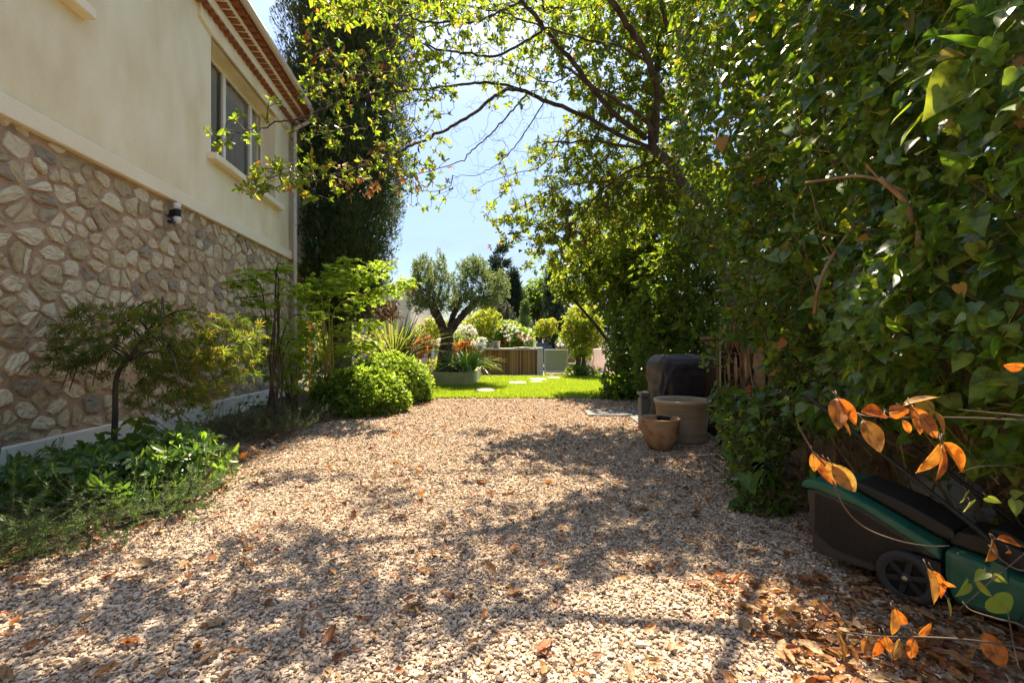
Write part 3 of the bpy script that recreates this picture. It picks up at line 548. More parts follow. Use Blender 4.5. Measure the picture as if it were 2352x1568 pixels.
# ------------------------------------------------------------------ the broad evergreen tree arching over the drive
def px_path(pts): return cat_rom([W(*p) for p in pts], 6)
tree = thing('evergreen_tree', (4.1, 7.9, 0), 'broad evergreen tree with grey limbs arching over the gravel', 'tree')
J = W(1495, 335, 7.7)
LIMBS = [  # (px, py, depth), start radius, end radius
    ([(1490, 338, 7.7), (1424, 311, 7.55), (1341, 267, 7.3), (1246, 229, 7.0), (1210, 211, 6.8), (1170, 206, 6.6), (1128, 227, 6.4), (1077, 268, 6.1), (1026, 296, 5.9), (972, 323, 5.6), (915, 346, 5.3), (836, 381, 5.0), (740, 410, 4.7), (660, 428, 4.5), (590, 429, 4.3)], .058, .006),
    ([(1246, 229, 7.0), (1205, 209, 6.85), (1153, 194, 6.6), (1102, 191, 6.3), (1026, 199, 5.9), (947, 207, 5.5), (835, 221, 5.1), (778, 238, 4.85), (718, 259, 4.6), (645, 283, 4.35), (575, 300, 4.15), (520, 315, 4.0)], .036, .004),
    ([(1484, 318, 7.7), (1424, 273, 7.4), (1373, 219, 7.1), (1328, 159, 6.8), (1277, 98, 6.5), (1242, 52, 6.3), (1198, 0, 6.1), (1130, -90, 5.7), (1040, -190, 5.3)], .066, .03),
    ([(1505, 330, 7.7), (1510, 220, 7.3), (1497, 159, 7.0), (1481, 121, 6.9), (1443, 60, 6.6), (1405, 0, 6.3), (1350, -100, 5.9), (1290, -220, 5.5)], .085, .045),
    ([(1497, 155, 7.0), (1481, 140, 6.95), (1417, 105, 6.7), (1341, 89, 6.5), (1246, 62, 6.2), (1150, 30, 5.9), (1050, 10, 5.6)], .035, .008),
    ([(1500, 300, 7.5), (1475, 270, 7.3), (1411, 229, 7.0), (1341, 184, 6.7), (1287, 143, 6.45)], .055, .02),
    ([(1495, 345, 7.7), (1443, 337, 7.4), (1373, 324, 7.1), (1310, 326, 6.8), (1246, 329, 6.6)], .04, .012),
    ([(1560, 200, 7.4), (1535, 76, 6.9), (1516, 0, 6.6), (1500, -90, 6.2)], .06, .035),
    ([(1245, 72, 6.35), (1185, 108, 6.1), (1134, 129, 5.9), (1060, 122, 5.6), (994, 111, 5.3), (937, 79, 5.0), (880, 40, 4.8), (810, 10, 4.6)], .03, .006),
    ([(1200, 3, 6.1), (1153, 25, 5.9), (1090, 50, 5.6), (1010, 52, 5.3), (963, 48, 5.1), (928, 32, 4.9), (860, 5, 4.7), (770, -20, 4.4)], .025, .006),
    ([(1210, 215, 6.8), (1190, 240, 6.7), (1153, 280, 6.5), (1120, 315, 6.3), (1085, 345, 6.1), (1058, 369, 6.0), (994, 391, 5.7), (899, 410, 5.3), (820, 415, 5.0)], .022, .004),
    ([(1250, 235, 7.0), (1215, 290, 6.8), (1180, 340, 6.6), (1145, 375, 6.4), (1100, 400, 6.2), (1040, 405, 6.0)], .016, .004),
    ([(1340, 270, 7.3), (1290, 320, 7.2), (1245, 380, 7.1), (1180, 400, 6.9), (1110, 425, 6.7)], .018, .004),
    ([(1500, 370, 7.8), (1440, 395, 7.8), (1380, 440, 7.9), (1330, 500, 8.0), (1290, 530, 8.0), (1180, 560, 8.0)], .04, .006),
    ([(1560, 420, 7.9), (1480, 405, 7.9), (1430, 420, 7.9), (1380, 510, 8.0), (1320, 570, 8.1)], .035, .006),
    ([(1560, 395, 7.9), (1490, 398, 7.8), (1400, 415, 7.7), (1320, 425, 7.6), (1255, 440, 7.5), (1160, 500, 7.5)], .03, .005),
    ([(1440, 300, 7.6), (1400, 355, 7.6), (1350, 400, 7.6), (1300, 440, 7.6), (1230, 490, 7.6)], .025, .005),
    ([(835, 221, 5.1), (790, 180, 4.9), (760, 130, 4.7), (745, 70, 4.5)], .01, .004),
    ([(1330, 160, 6.8), (1260, 190, 6.6), (1180, 150, 6.3), (1120, 100, 6.0)], .016, .004),
]
trunk = cat_rom([A(4.1, 7.9, -.05), A(4.0, 7.9, .9), A(3.75, 7.85, 2.2), A(3.25, 7.8, 3.5), A(2.75, 7.75, 4.35), J + A(.03, 0, 0), W(1505, 250, 7.5)], 6)
g = G(); g.tube(trunk, np.interp(np.linspace(0, 1, len(trunk)), [0, .12, 1], [.18, .11, .06]), 14); g.obj('trunk', M_bark, tree)
SK = [trunk[10:]]
for pts, r0, r1 in LIMBS:
    P = px_path(pts); P = P + R.normal(0, .012, P.shape) * np.linspace(.3, 1, len(P))[:, None]
    g = G(); r0, r1 = r0 * .66, r1 * .8; g.tube(P, np.linspace(r0, r1, len(P)), 9 if r0 > .02 else 6); g.obj('limb', M_bark, tree); SK.append(P[2:])
for pts in ([(2.42, 7.6, 5.3), (2.6, 8.6, 7.6), (2.0, 11, 10), (1.2, 13, 11.8)], [(2.0, 11, 10), (1.9, 11.2, 9.9), (0, 11, 9.4), (-1.6, 10.6, 9.3)], [(1.6, 6.2, 6.3), (.6, 6.5, 6.5), (-.9, 6.4, 6.2), (-1.9, 6.2, 6.0)]):  # limbs added to carry the unseen shade clumps
    P = cat_rom(pts, 6); g = G(); g.tube(P, np.linspace(.055, .015, len(P)), 7); g.obj('limb', M_bark, tree); SK.append(P[2:])
SK = np.concatenate(SK)
BL = [  # px, py, rx, ry, depth, spread, count
    (800, 110, 120, 105, 4.7, .35, 90), (760, 190, 80, 70, 4.6, .3, 40), (900, 165, 110, 80, 5.1, .35, 85), (960, 235, 90, 60, 5.4, .3, 55), (830, 20, 140, 40, 4.7, .3, 50), (850, 295, 120, 60, 5.0, .3, 60),
    (900, 395, 120, 50, 5.1, .25, 90), (960, 350, 80, 60, 5.5, .25, 45), (730, 330, 70, 60, 4.6, .25, 32), (650, 400, 80, 38, 4.4, .2, 70), (590, 425, 40, 30, 4.25, .15, 22), (530, 300, 75, 55, 4.05, .15, 18), (610, 240, 40, 35, 4.3, .1, 6),
    (740, 420, 60, 40, 4.6, .2, 35), (980, 450, 60, 40, 5.8, .2, 22), (1010, 90, 90, 80, 5.5, .3, 50), (1000, 180, 60, 60, 5.6, .3, 36), (990, 310, 40, 50, 5.8, .3, 16),
    (1080, 60, 80, 60, 6.0, .4, 48), (1150, 130, 90, 80, 6.4, .4, 48), (1150, 20, 110, 40, 6.2, .4, 50), (1130, 180, 50, 50, 6.5, .3, 14), (1060, 120, 50, 50, 6, .3, 16), (1230, 60, 90, 60, 6.8, .5, 60), (1100, 20, 110, 30, 5.9, .4, 50), (1240, 140, 70, 60, 7.2, .4, 34), (1020, 30, 90, 40, 5.5, .3, 40), (1180, 200, 80, 50, 6.9, .4, 22), (960, 130, 60, 60, 5.3, .3, 30),
    (1330, 40, 110, 60, 7.6, .5, 90), (1370, 110, 110, 60, 7.8, .5, 90), (1430, 60, 100, 80, 8.2, .5, 110), (1520, 60, 90, 90, 8.0, .5, 120), (1560, 180, 80, 90, 8.2, .5, 120),
    (1430, 210, 90, 60, 8.2, .5, 95), (1300, 180, 60, 50, 7.6, .4, 22), (1370, 290, 80, 40, 8.2, .4, 60), (1480, 250, 60, 70, 8.3, .4, 60),
    (1310, 350, 100, 50, 8.6, .4, 70), (1400, 370, 110, 60, 8.8, .5, 120), (1450, 430, 100, 60, 9.0, .5, 120), (1330, 440, 110, 60, 8.8, .5, 110), (1220, 420, 70, 60, 8.2, .4, 42), (1260, 500, 100, 60, 8.5, .4, 95),
    (1170, 490, 60, 45, 8.0, .3, 34), (1200, 540, 70, 45, 8.2, .3, 48), (1350, 520, 100, 60, 9.0, .5, 110), (1290, 580, 80, 50, 8.8, .4, 60), (1420, 500, 90, 70, 9.2, .5, 100), (1210, 615, 40, 15, 8.5, .2, 8), (1130, 500, 25, 25, 7.8, .2, 6),
    (1520, 300, 70, 90, 8.6, .4, 110), (1560, 380, 80, 80, 8.8, .4, 130), (1590, 270, 60, 90, 8.4, .4, 110), (1500, 430, 80, 70, 9.2, .4, 110), (1600, 90, 70, 100, 7.8, .4, 110), (1380, 210, 70, 50, 8.0, .4, 50), (1480, 160, 60, 60, 8.3, .4, 50), (1550, 480, 90, 60, 9.0, .4, 100),
    (1180, 380, 50, 40, 7.6, .3, 12), (1060, 430, 50, 20, 6.6, .2, 8)]
tg = np.concatenate([blob(*b[:6], int(b[6] * (1.75 if b[0] > 1250 else 1.25 if b[0] > 970 and b[1] < 230 else .70))) for b in BL])
# unseen crown added above the frame to shade the ivy and the drive
TOP = [((3.2, 6.0, 7.6), (1.2, 1.8, 1.5), 150), ((3.6, 3.6, 6.6), (1.1, 1.6, 1.0), 120), ((2.8, 8.2, 8.2), (1.4, 1.5, 1.4), 120), ((2.9, 4.2, 6.9), (1.2, 1.3, .6), 110)]
# shade clumps added out of view, placed by the ground they shade (ground x, ground y, size, height)
for gx, gy, rx, ry, z, n in [(.6, 6.0, .8, .45, 12, 55), (1.4, 5.6, .9, .6, 12, 85), (1.7, 4.6, .6, .6, 10, 60), (-.3, 6.9, .4, .3, 12.5, 18), (1.0, 4.9, .45, .25, 10, 18), (1.9, 3.6, .5, .5, 8.5, 45), (2.2, 6.3, .6, .8, 12, 55), (2.2, 2.75, .6, .5, 7.2, 60), (.9, 4.0, .35, .25, 9, 14), (1.5, 3.0, .5, .3, 7.3, 22),
        (-2.1, 4.6, .7, .3, 9.8, 24), (-1.2, 4.0, .5, .25, 9, 15), (-1.5, 3.2, .5, .25, 7.6, 14), (-2.0, 2.3, .9, .25, 6, 38), (-1.3, 1.95, .7, .2, 5.8, 28), (-2.6, 2.8, .5, .3, 6.8, 18), (-2.0, 1.7, .6, .15, 5.5, 22), (2.1, 2.5, .5, .5, 6.5, 45)]:
    TOP.append(((gx + .017 * z, gy + .649 * z, z), (rx, ry, .35), n))
top = np.concatenate([ell(c, r, n, .2) for c, r, n in TOP])
(S1, tp1, td1) = grow(SK, tg, step=.16, jit=.13, sag=.06, rtip=.0028, rmax=.018)
(S2, tp2, td2) = grow(np.concatenate([SK, tp1[tp1[:, 2] > 4.5]]), top, step=.3, jit=.1, rtip=.003, rmax=.03)
g = G(); g.segs(*S1, k=4); g.segs(*S2, k=3)
# bare fine twigs hanging in the gap of sky
tw = np.concatenate([blob(*b) for b in [(1150, 300, 130, 90, 6.6, .3, 120), (1220, 330, 100, 80, 7.0, .3, 90), (1100, 420, 80, 50, 6.5, .3, 45), (1250, 400, 80, 60, 7.4, .3, 60), (1130, 120, 120, 90, 6.2, .3, 70), (1300, 200, 80, 80, 7, .3, 60), (720, 250, 90, 60, 4.6, .2, 40), (800, 320, 90, 60, 4.9, .2, 40), (1090, 480, 25, 40, 6.6, .1, 5)]])
(S3, _t, _d) = grow(np.concatenate([SK, S1[1]]), tw, step=.12, jit=.2, sag=.12, rtip=.0016, rmax=.006); g.segs(*S3, k=3)
g.obj('branchwork', M_twig, tree)
g = G(); ax1 = nrm(td1 + A(0, 0, .25) + R.normal(0, .25, td1.shape)); near = tp1[:, 1] < 6.8
crown(g, OVAL, tp1[near], ax1[near], 6, .058, (.6, 1.35), droop=.1); crown(g, DIA, tp1[~near], ax1[~near], 10, .082, (.5, 1.5), spread=.14, droop=.15)
crown(g, DIA, tp2, nrm(td2 + A(0, 0, .3)), 11, .105, (.5, 1.5), spread=.25)
# a few withered leaves caught in the crown
dp = np.concatenate([blob(*b) for b in [(900, 380, 150, 60, 5.1, .2, 36), (820, 430, 60, 20, 5.0, .1, 18), (720, 120, 40, 60, 4.6, .1, 10), (680, 430, 50, 20, 4.5, .1, 10), (1180, 560, 60, 20, 8, .1, 8), (1350, 500, 100, 100, 8.6, .3, 30), (860, 160, 120, 100, 4.9, .2, 14)]])
n0 = len(g.f); crown(g, OVAL, dp, A(0, 0, -1) + R.normal(0, .4, dp.shape), 2, .075, (.2, .9)); g.f[n0:] = [(a, 1, c) for a, b, c in g.f[n0:]]; g.obj('crown', [M_oak, M_dry], tree)
# ------------------------------------------------------------------ tall cypress by the house corner
def columnar(name, label, base, h, prof, z0, n, tuft, m, mb=M_redbark, trunk_r=.2, lean=(0, 0), group=None, lump=.16, cl=40, cat='tree', tri_=SLIM):
    """upright conifer: vertical lumps of tufts on a column whose radius follows prof(z)"""
    t = thing(name, base, label, cat, group); b = np.asarray(base, float); le = A(lean[0], lean[1], 0)
    g = G(); sp = cat_rom([b, b + le * h * .3 + A(0, 0, h * .3), b + le * h * .85 + A(0, 0, h * .85)], 8); g.tube(sp, np.linspace(trunk_r, trunk_r * .15, len(sp)), 12)
    zc = z0 + (h - z0) * R.random(n) ** .9; rr = np.interp(zc, [p[0] for p in prof], [p[1] for p in prof]); a = R.uniform(0, 6.28, n); q = R.uniform(.55, 1.05, n)
    C = b + le * zc[:, None] + np.stack([rr * q * np.cos(a), rr * q * np.sin(a), zc], 1)
    if trunk_r > .12:
        k = R.choice(n, min(n, 260), replace=False); lo = b + le * (zc[k] * .75)[:, None] + A(0, 0, 1) * (zc[k] * .75)[:, None]
        g.segs(lo, C[k], np.full(len(k), .03), np.full(len(k), .01), 4)
    g.obj('trunk', mb, t)
    if trunk_r > .2:                                     # dense dark inner foliage
        k = 700; z2 = z0 + (h - z0) * R.random(k) ** .8; r2 = np.interp(z2, [p[0] for p in prof], [p[1] for p in prof]) * R.uniform(.15, .72, k); a2 = R.uniform(0, 6.28, k)
        C2 = b + le * z2[:, None] + np.stack([r2 * np.cos(a2), r2 * np.sin(a2), z2], 1); P2 = (C2[:, None] + R.normal(0, .22, (k, 40, 3))).reshape(-1, 3); core = (P2, R.normal(0, .5, P2.shape) + A(0, 0, 1))
    lz = lump * R.uniform(1.4, 3.2, n); lr = lump * R.uniform(.6, 1.2, n)
    d = nrm(R.normal(size=(n, cl, 3))); P = C[:, None] + d * np.stack([lr, lr, lz], 1)[:, None]
    D = d * A(.8, .8, .3) + A(0, 0, .9) + R.normal(0, .25, d.shape); D = D + .35 * np.stack([np.cos(a), np.sin(a), 0 * a], 1)[:, None]
    f = G(); f.leaves(tri_, P.reshape(-1, 3), D.reshape(-1, 3), d.reshape(-1, 3) + R.normal(0, .3, (n * cl, 3)), tuft * np.exp(R.normal(0, .3, n * cl)), R.uniform(.8, 1.6, n * cl))
    if trunk_r > .2: f.leaves(tri_, core[0], core[1], R.normal(size=core[0].shape), .24, 1.8)
    f.obj('crown', m, t)
    return t
cyp = columnar('cypress_tree', 'huge dark old cypress with brown trunk beside the house corner', (-4.75, 12.6, 0), 17, [(1.2, .6), (2.2, 1.0), (3.5, 1.30), (6, 1.45), (10, 1.75), (14, 1.5), (17, .4)], 2.0, 1900, .085, M_cyp, trunk_r=.30, lean=(.03, 0), lump=.17, cl=130)
g = G()
for k in range(9):
    a = R.uniform(0, 6.28); b0 = A(-4.75 + .16 * math.cos(a), 12.6 + .16 * math.sin(a), R.uniform(0, 1.0)); g.tube(cat_rom([b0, b0 + A(.15 * math.cos(a), .15 * math.sin(a), 1.4), b0 + A(.9 * math.cos(a) + .1, .9 * math.sin(a), 3.2)], 5), np.linspace(.09, .03, 11), 7)
g.obj('limb', M_redbark, cyp)
g = G(); dd = np.concatenate([ell(W(935, 660, 12.4), (.3, .5, .2), 15, 0), ell(W(885, 722, 12.0), (.5, .7, .25), 45, 0)])
crown(g, SLIM, dd, A(.3, 0, -1) + R.normal(0, .4, dd.shape), 12, .15, (.2, .9), spread=.2); g.obj('dead_foliage', mat('dead_cypress', (.16, .075, .028), (.24, .13, .055), island=True), cyp)
# ------------------------------------------------------------------ plants in the bed by the house
# weeping maple
mp_ = thing('weeping_maple', (-4.12, 4.7, .08), 'weeping lace leaf maple on a thin trunk against the stone wall', 'tree')
mt = cat_rom([(-4.12, 4.7, .08), (-4.10, 4.7, .6), (-4.06, 4.68, 1.05), (-3.9, 4.68, 1.28), (-3.72, 4.7, 1.55), (-3.62, 4.72, 1.72)], 6)
g = G(); g.tube(mt, np.linspace(.03, .014, len(mt)), 9); arcs = [mt[8:]]
for k in range(15):
    a = k * 2.4 + .3; s_ = mt[R.integers(len(mt) // 2, len(mt))]; ln = R.uniform(.5, 1.25); dx, dy = math.cos(a), math.sin(a) * .55
    if s_[0] + dx * ln < wallx(4.7) + .15 and dx < -.5: ln *= .6
    P = cat_rom([s_, s_ + A(dx * ln * .35, dy * ln * .35, .12), s_ + A(dx * ln * .8, dy * ln * .8, -.02), s_ + A(dx * ln, dy * ln, -.3)], 5); g.tube(P, np.linspace(.011, .004, len(P)), 6); arcs.append(P)
tg_ = np.concatenate([ell((-3.75, 4.65, 1.42), (1.0, .62, .40), 300, .55), ell((-3.1, 5.05, 1.3), (.42, .42, .40), 75, .5), ell((-3.25, 4.75, 1.05), (.45, .4, .35), 55, .4), ell((-4.55, 4.3, 1.15), (.55, .25, .12), 40, .2), ell((-3.4, 4.6, .85), (.5, .4, .3), 60, .2)])
tg_ = tg_[tg_[:, 0] > wallx(tg_[:, 1]) + .12]
S_, tp_, td_ = grow(np.concatenate(arcs), tg_, step=.1, jit=.1, sag=-.05, rtip=.0013, rmax=.006); g.segs(*S_, k=3); g.obj('trunk', M_bark, mp_)
f = G(); out = nrm((tp_ - A(-3.75, 4.7, 1.3)) * A(1, 1, .3)); ax_ = nrm(out * .8 + A(.25, 0, -.25) + R.normal(0, .25, tp_.shape))
crown(f, PALM7, tp_, ax_, 4, .074, (.2, .9), droop=.12, spread=.14); f.obj('crown', M_maple, mp_)
# upright green maples further along the wall: flat sprays along each branch
def upright_maple(name, label, base, sprays, leaf, m, mb, dens=1.0):
    t = thing(name, base, label, 'tree', None); base = np.asarray(base, float); P = []; sk = []; g = G()
    for (xa, ya, Ya), (xb, yb_, Yb), th in sprays:
        a, b = W(xa, ya, Ya), W(xb, yb_, Yb); s_ = cat_rom([base + np.append(R.normal(0, .08, 2), 0), base + (a - base) * A(.3, .3, .45) + R.normal(0, .04, 3), a, a * .4 + b * .6 + A(0, 0, .04), b], 6); g.tube(s_, np.linspace(.018, .003, len(s_)), 6); sk.append(s_)
        n = int(60 * dens * np.linalg.norm(b - a) / .8) + 12; q = R.random(n) ** .85; wd_ = .34 * (1 - .65 * q) * np.linalg.norm(b - a); P.append(a + (b - a) * q[:, None] * 1.04 + np.stack([R.normal(0, .12, n), R.normal(0, 1, n) * wd_, R.normal(0, th, n) - .10 * R.random(n)], 1))
    P = np.concatenate(P); S, tp, td = grow(np.concatenate(sk), P, step=.14, jit=.06, rtip=.0014, rmax=.008); g.segs(*S, k=3); g.obj('trunk', mb, t)
    f = G(); ax = nrm(td * A(1, 1, .25) + R.normal(0, .3, td.shape) * A(1, 1, .5)); PP, DD, NN = rosette(tp, ax, 5, (.2, 1.2), .10); DD = DD * A(1, 1, .45) - A(0, 0, .18); NN = A(0, 0, 1) + R.normal(0, .35, NN.shape)
    f.leaves(PALM5, PP, DD, NN, leaf * np.exp(R.normal(0, .25, len(PP)))); f.obj('crown', m, t)
M_ystem = mat('yellow_stem', (.30, .26, .05), (.38, .30, .07), rough=.6)
upright_maple('green_maple', 'dark green upright maple in the shade of the house wall', (-3.75, 7.1, .08), [((640, 640, 7.1), (560, 618, 7.0), .03), ((635, 625, 7.1), (660, 605, 7.2), .03), ((600, 660, 7.0), (530, 645, 6.9), .03), ((640, 690, 7.1), (555, 685, 6.9), .04), ((640, 680, 7.2), (700, 650, 7.3), .04), ((640, 740, 7.2), (560, 728, 7.0), .05), ((660, 740, 7.2), (730, 720, 7.3), .05), ((640, 800, 7.2), (580, 790, 7.0), .06), ((660, 790, 7.2), (720, 780, 7.3), .06)], .062, M_maple_g, M_bark, .9)
upright_maple('golden_maple', 'tall yellow green maple with sunlit tips in front of the cypress', (-3.6, 8.9, .08), [((745, 650, 8.7), (895, 600, 8.7), .045), ((740, 640, 8.8), (800, 590, 8.8), .05), ((770, 710, 8.6), (940, 645, 8.6), .05), ((760, 670, 8.6), (850, 625, 8.5), .05), ((740, 720, 8.6), (690, 680, 8.7), .08), ((740, 700, 8.6), (720, 640, 8.7), .08), ((760, 760, 8.6), (870, 735, 8.6), .06), ((730, 770, 8.6), (680, 750, 8.7), .09), ((750, 800, 8.6), (860, 785, 8.6), .07), ((700, 830, 8.6), (690, 800, 8.5), .09)], .064, M_maple_g, M_ystem, 1.5)
bush('bamboo_clump', 'tangled green shrub of thin brown canes beside the downpipe', 'shrub', (-3.95, 8.2, .06), [W(650, 800, 8.2), W(630, 840, 8.0), W(680, 870, 8.0)], [(.45, .5, .4), (.45, .4, .3), (.4, .4, .3)], 420, .055, PALM5, M_maple_g, nr=3, stems=16, mb=mat('cane', (.12, .075, .04), (.20, .13, .07)), stemr=.010, rtip=.0018, step=.15)
# the two rounded mounds
def mound(label, c, r, n, leaf):
    t = thing('mound_shrub', (c[0], c[1], 0), label, 'shrub', 'clipped round shrubs at the end of the bed'); P = ell(c, r, n * 2, .9); P = P[P[:, 2] > .04][:n]
    w = 1 + .07 * np.sin(P[:, 0] * 7 + P[:, 2] * 5) * np.sin(P[:, 1] * 8 + 1) + R.normal(0, .025, len(P)); P = np.asarray(c) + (P - c) * w[:, None]
    g = G(); k = R.choice(len(P), 320, replace=False); b = A(c[0], c[1], .02); g.segs(np.repeat(b[None], 320, 0) + R.normal(0, .08, (320, 3)) * A(1, 1, 0), b + (P[k] - b) * .97, np.full(320, .012), np.full(320, .004), 4); g.obj('stem', M_twig, t)
    f = G(); ax = nrm((P - c) / np.asarray(r) ** 1.5 + R.normal(0, .25, P.shape) + A(0, 0, .35)); crown(f, DIA, P, ax, 8, leaf, (.5, 1.35), spread=.03)
    Q = np.asarray(c) + ell((0, 0, 0), np.asarray(r) * .86, n // 2, .8); Q = Q[Q[:, 2] > .03]; crown(f, DIA, Q, nrm(Q - c + R.normal(0, .3, Q.shape)), 5, leaf * 1.3); f.obj('foliage', M_pit, t)
mound('rounded dark green mound shrub in front, half in shade at the bed edge', (-3.0, 9.0, .22), (.92, .8, .66), 1450, .078)
mound('rounded mound shrub with brightly sunlit yellow green top behind the front one', (-2.85, 10.65, .30), (.98, .95, .82), 1700, .078)
# glossy whorled shrub near the camera
bush('glossy_shrub', 'low glossy broad leaved shrub spilling over the gravel edge', 'shrub', (-3.6, 4.0, .06), [(-3.7, 3.95, .24), (-3.12, 4.15, .28), (-3.35, 3.75, .24), (-3.4, 4.35, .28)], [(.75, .5, .24), (.5, .42, .29), (.62, .42, .27), (.6, .4, .25)], 680, .078, OVAL, M_gloss, nr=9, el=(.8, 1.45), stems=9, shell=.75, rtip=.0022, step=.12, wid=(.8, 1.05))
# rosemary like sprigs
def sprigs(name, label, cat, spots, n, ln, nl, m, nn=70, up=.7, group=None):
    c0 = spots[0][0]; t = thing(name, (c0[0], c0[1], .05), label, cat, group); g = G(); f = G(); PP = []; DD = []; NN = []; SS = []
    for (c, r), w in zip(spots, [1] * len(spots)):
        for k in range(n):
            b = np.asarray(c) + R.uniform(-1, 1, 3) * np.asarray(r); b[2] = .07; d = nrm(R.normal(0, 1, 3) * A(1, 1, .3) + A(.15, -.2, up)); l_ = ln * R.uniform(.5, 1.25)
            P = cat_rom([b, b + d * l_ * .5, b + d * l_ * .85 + A(d[0], d[1], -.1) * l_ * .25, b + d * l_ * 1.0 + A(d[0] * .5, d[1] * .5, .05) * l_ * .4], 3)
            g.tube(P, np.linspace(.0028, .0014, len(P)), 4, cap=False)
            q = R.uniform(.12, 1, nn) * (len(P) - 1.001); i = q.astype(int); fr = (q - i)[:, None]; X = P[i] * (1 - fr) + P[i + 1] * fr; T_ = nrm(P[i + 1] - P[i])
            a = R.normal(size=(nn, 3)); a = nrm(a - (a * T_).sum(1, keepdims=True) * T_); PP.append(X); DD.append(nrm(T_ * .65 + a)); NN.append(T_); SS.append(nl * R.uniform(.7, 1.2, nn))
    g.obj('stem', M_twig, t); f.leaves(NEED, np.concatenate(PP), np.concatenate(DD), np.concatenate(NN), np.concatenate(SS), 1.6); f.obj('foliage', m, t)
sprigs('rosemary', 'sprawling needle leaved groundcover along the near edge of the bed', 'groundcover', [((-3.35, 3.35, 0), (.5, .3, 0)), ((-3.85, 3.3, 0), (.5, .5, 0)), ((-3.0, 3.55, 0), (.3, .25, 0)), ((-3.5, 2.85, 0), (.45, .3, 0)), ((-2.80, 3.75, 0), (.2, .2, 0)), ((-3.2, 3.0, 0), (.25, .25, 0)), ((-4.3, 3.7, 0), (.35, .5, 0)), ((-3.5, 3.1, 0), (.6, .4, 0))], 75, .42, .03, M_rose, 90)
sprigs('lavender', 'feathery grey green bush on the bed edge past the glossy shrub', 'shrub', [((-3.45, 6.7, 0), (.4, .5, 0)), ((-3.6, 7.5, 0), (.35, .4, 0)), ((-3.75, 6.3, 0), (.35, .4, 0))], 120, .45, .04, M_fine, 46, 1.1)
sprigs('heather', 'dark wispy heather at the foot of the white plinth', 'shrub', [((-4.45, 3.9, 0), (.12, .6, 0)), ((-4.35, 3.4, 0), (.2, .5, 0))], 26, .48, .022, M_rose, 80, 1.3)
# bare reddish twigs against the plinth
def twigs(label, base, n, spread, h, name='bare_shrub'):
    t = thing(name, base, label, 'shrub', None); g = G(); b = np.asarray(base, float); sk = []
    for k in range(n):
        e = b + A(R.normal(0, spread), R.normal(0, spread), h * R.uniform(.6, 1.1)); P = cat_rom([b + R.normal(0, .03, 3) * A(1, 1, 0), b * .5 + e * .5 + R.normal(0, .06, 3), e], 5); g.tube(P, np.linspace(.009, .003, len(P)), 5); sk.append(P)
    sk = np.concatenate(sk); T_ = sk[R.integers(0, len(sk), n * 7)] + R.normal(0, .16, (n * 7, 3)) + A(0, 0, .08); T_ = T_[T_[:, 2] > .1]
    S, tp, td = grow(sk, T_, step=.08, jit=.12, rtip=.0013, rmax=.004); g.segs(*S, k=3); g.obj('stem', mat('red_twig', (.11, .055, .04), (.17, .10, .07)), t)
    k = R.random(len(tp)) < .35; f = G(); crown(f, OVAL, tp[k], td[k], 3, .05, (.3, 1.0), droop=.5); f.obj('foliage', M_dark, t)
twigs('bare reddish shrub with few leaves against the white plinth', (-3.75, 5.3, .08), 8, .35, .75)
twigs('thin bare sprig at the left edge beside the plinth', (-4.25, 3.75, .08), 5, .16, .55, 'bare_sprig')
bush('seedling', 'young plant with dark drooping leaves below the weeping maple', 'plant', (-3.85, 4.75, .06), [(-3.85, 4.7, .52)], [(.07, .07, .12)], 7, .17, OVAL, M_dark, nr=3, stems=1, droop=.9, el=(.9, 1.4))
bush('ivy_patch', 'ivy climbing over the low white kerb beyond the bare shrub', 'groundcover', (-3.7, 6.6, .05), [(-4.15, 6.4, .3), (-3.9, 7.0, .12), (-4.2, 7.4, .3)], [(.2, .5, .22), (.4, .5, .1), (.25, .5, .25)], 130, .055, IVY, M_ivy, nr=4, stems=4, rtip=.002)
bush('shade_shrub', 'dark green filler shrub at the foot of the cypress', 'shrub', (-4.2, 10.6, .05), [(-4.1, 10.3, .5), (-4.5, 11.4, .7)], [(.6, .7, .5), (.6, .7, .7)], 380, .07, DIA, M_dark, nr=6, stems=7)
# ------------------------------------------------------------------ olive tree in its planter, flowers round it
pl = thing('planter', (-1.95, 14.2, 0), 'low pale rendered planter wall holding the olive tree', 'planter')
M_plant = mat('planter_render', (.33, .31, .14), [(.46, .43, .22), (.54, .51, .31)], scale=1.6, rough=.9, bump=.2)
g = G(); g.box(-4.3, -1.17, 14.2, 14.4, 0, .435); g.box(-1.37, -1.17, 14.4, 17.3, 0, .435); g.obj('planter_wall', M_plant, pl, bevel=.015)
g = G(); g.addpoly([(-4.3, 14.38, .38), (-1.36, 14.38, .38), (-1.36, 17.3, .46), (-4.3, 17.3, .46)], [(0, 1, 2, 3)]); g.obj('planter_soil', M_soil, pl)
OX = 15.3
ol = thing('olive_tree', W(1022, 850, OX), 'pruned olive tree with forked thick trunk and silvery crown', 'tree'); g = G()
def limb(g, pts, r0, r1, k=12, m=7, w=.02):
    P = cat_rom([W(*p) for p in pts], m); P = P + R.normal(0, w, P.shape) * .5; r = np.linspace(r0, r1, len(P)) * (1 + R.normal(0, .04, len(P))); g.tube(P, r, k); return P
a1 = limb(g, [(1022, 856, OX), (1020, 835, OX), (1024, 800, OX), (1027, 775, OX), (1030, 755, OX)], .27, .17, 14)
lims = [limb(G(), p, 0, 0) for p in ()]
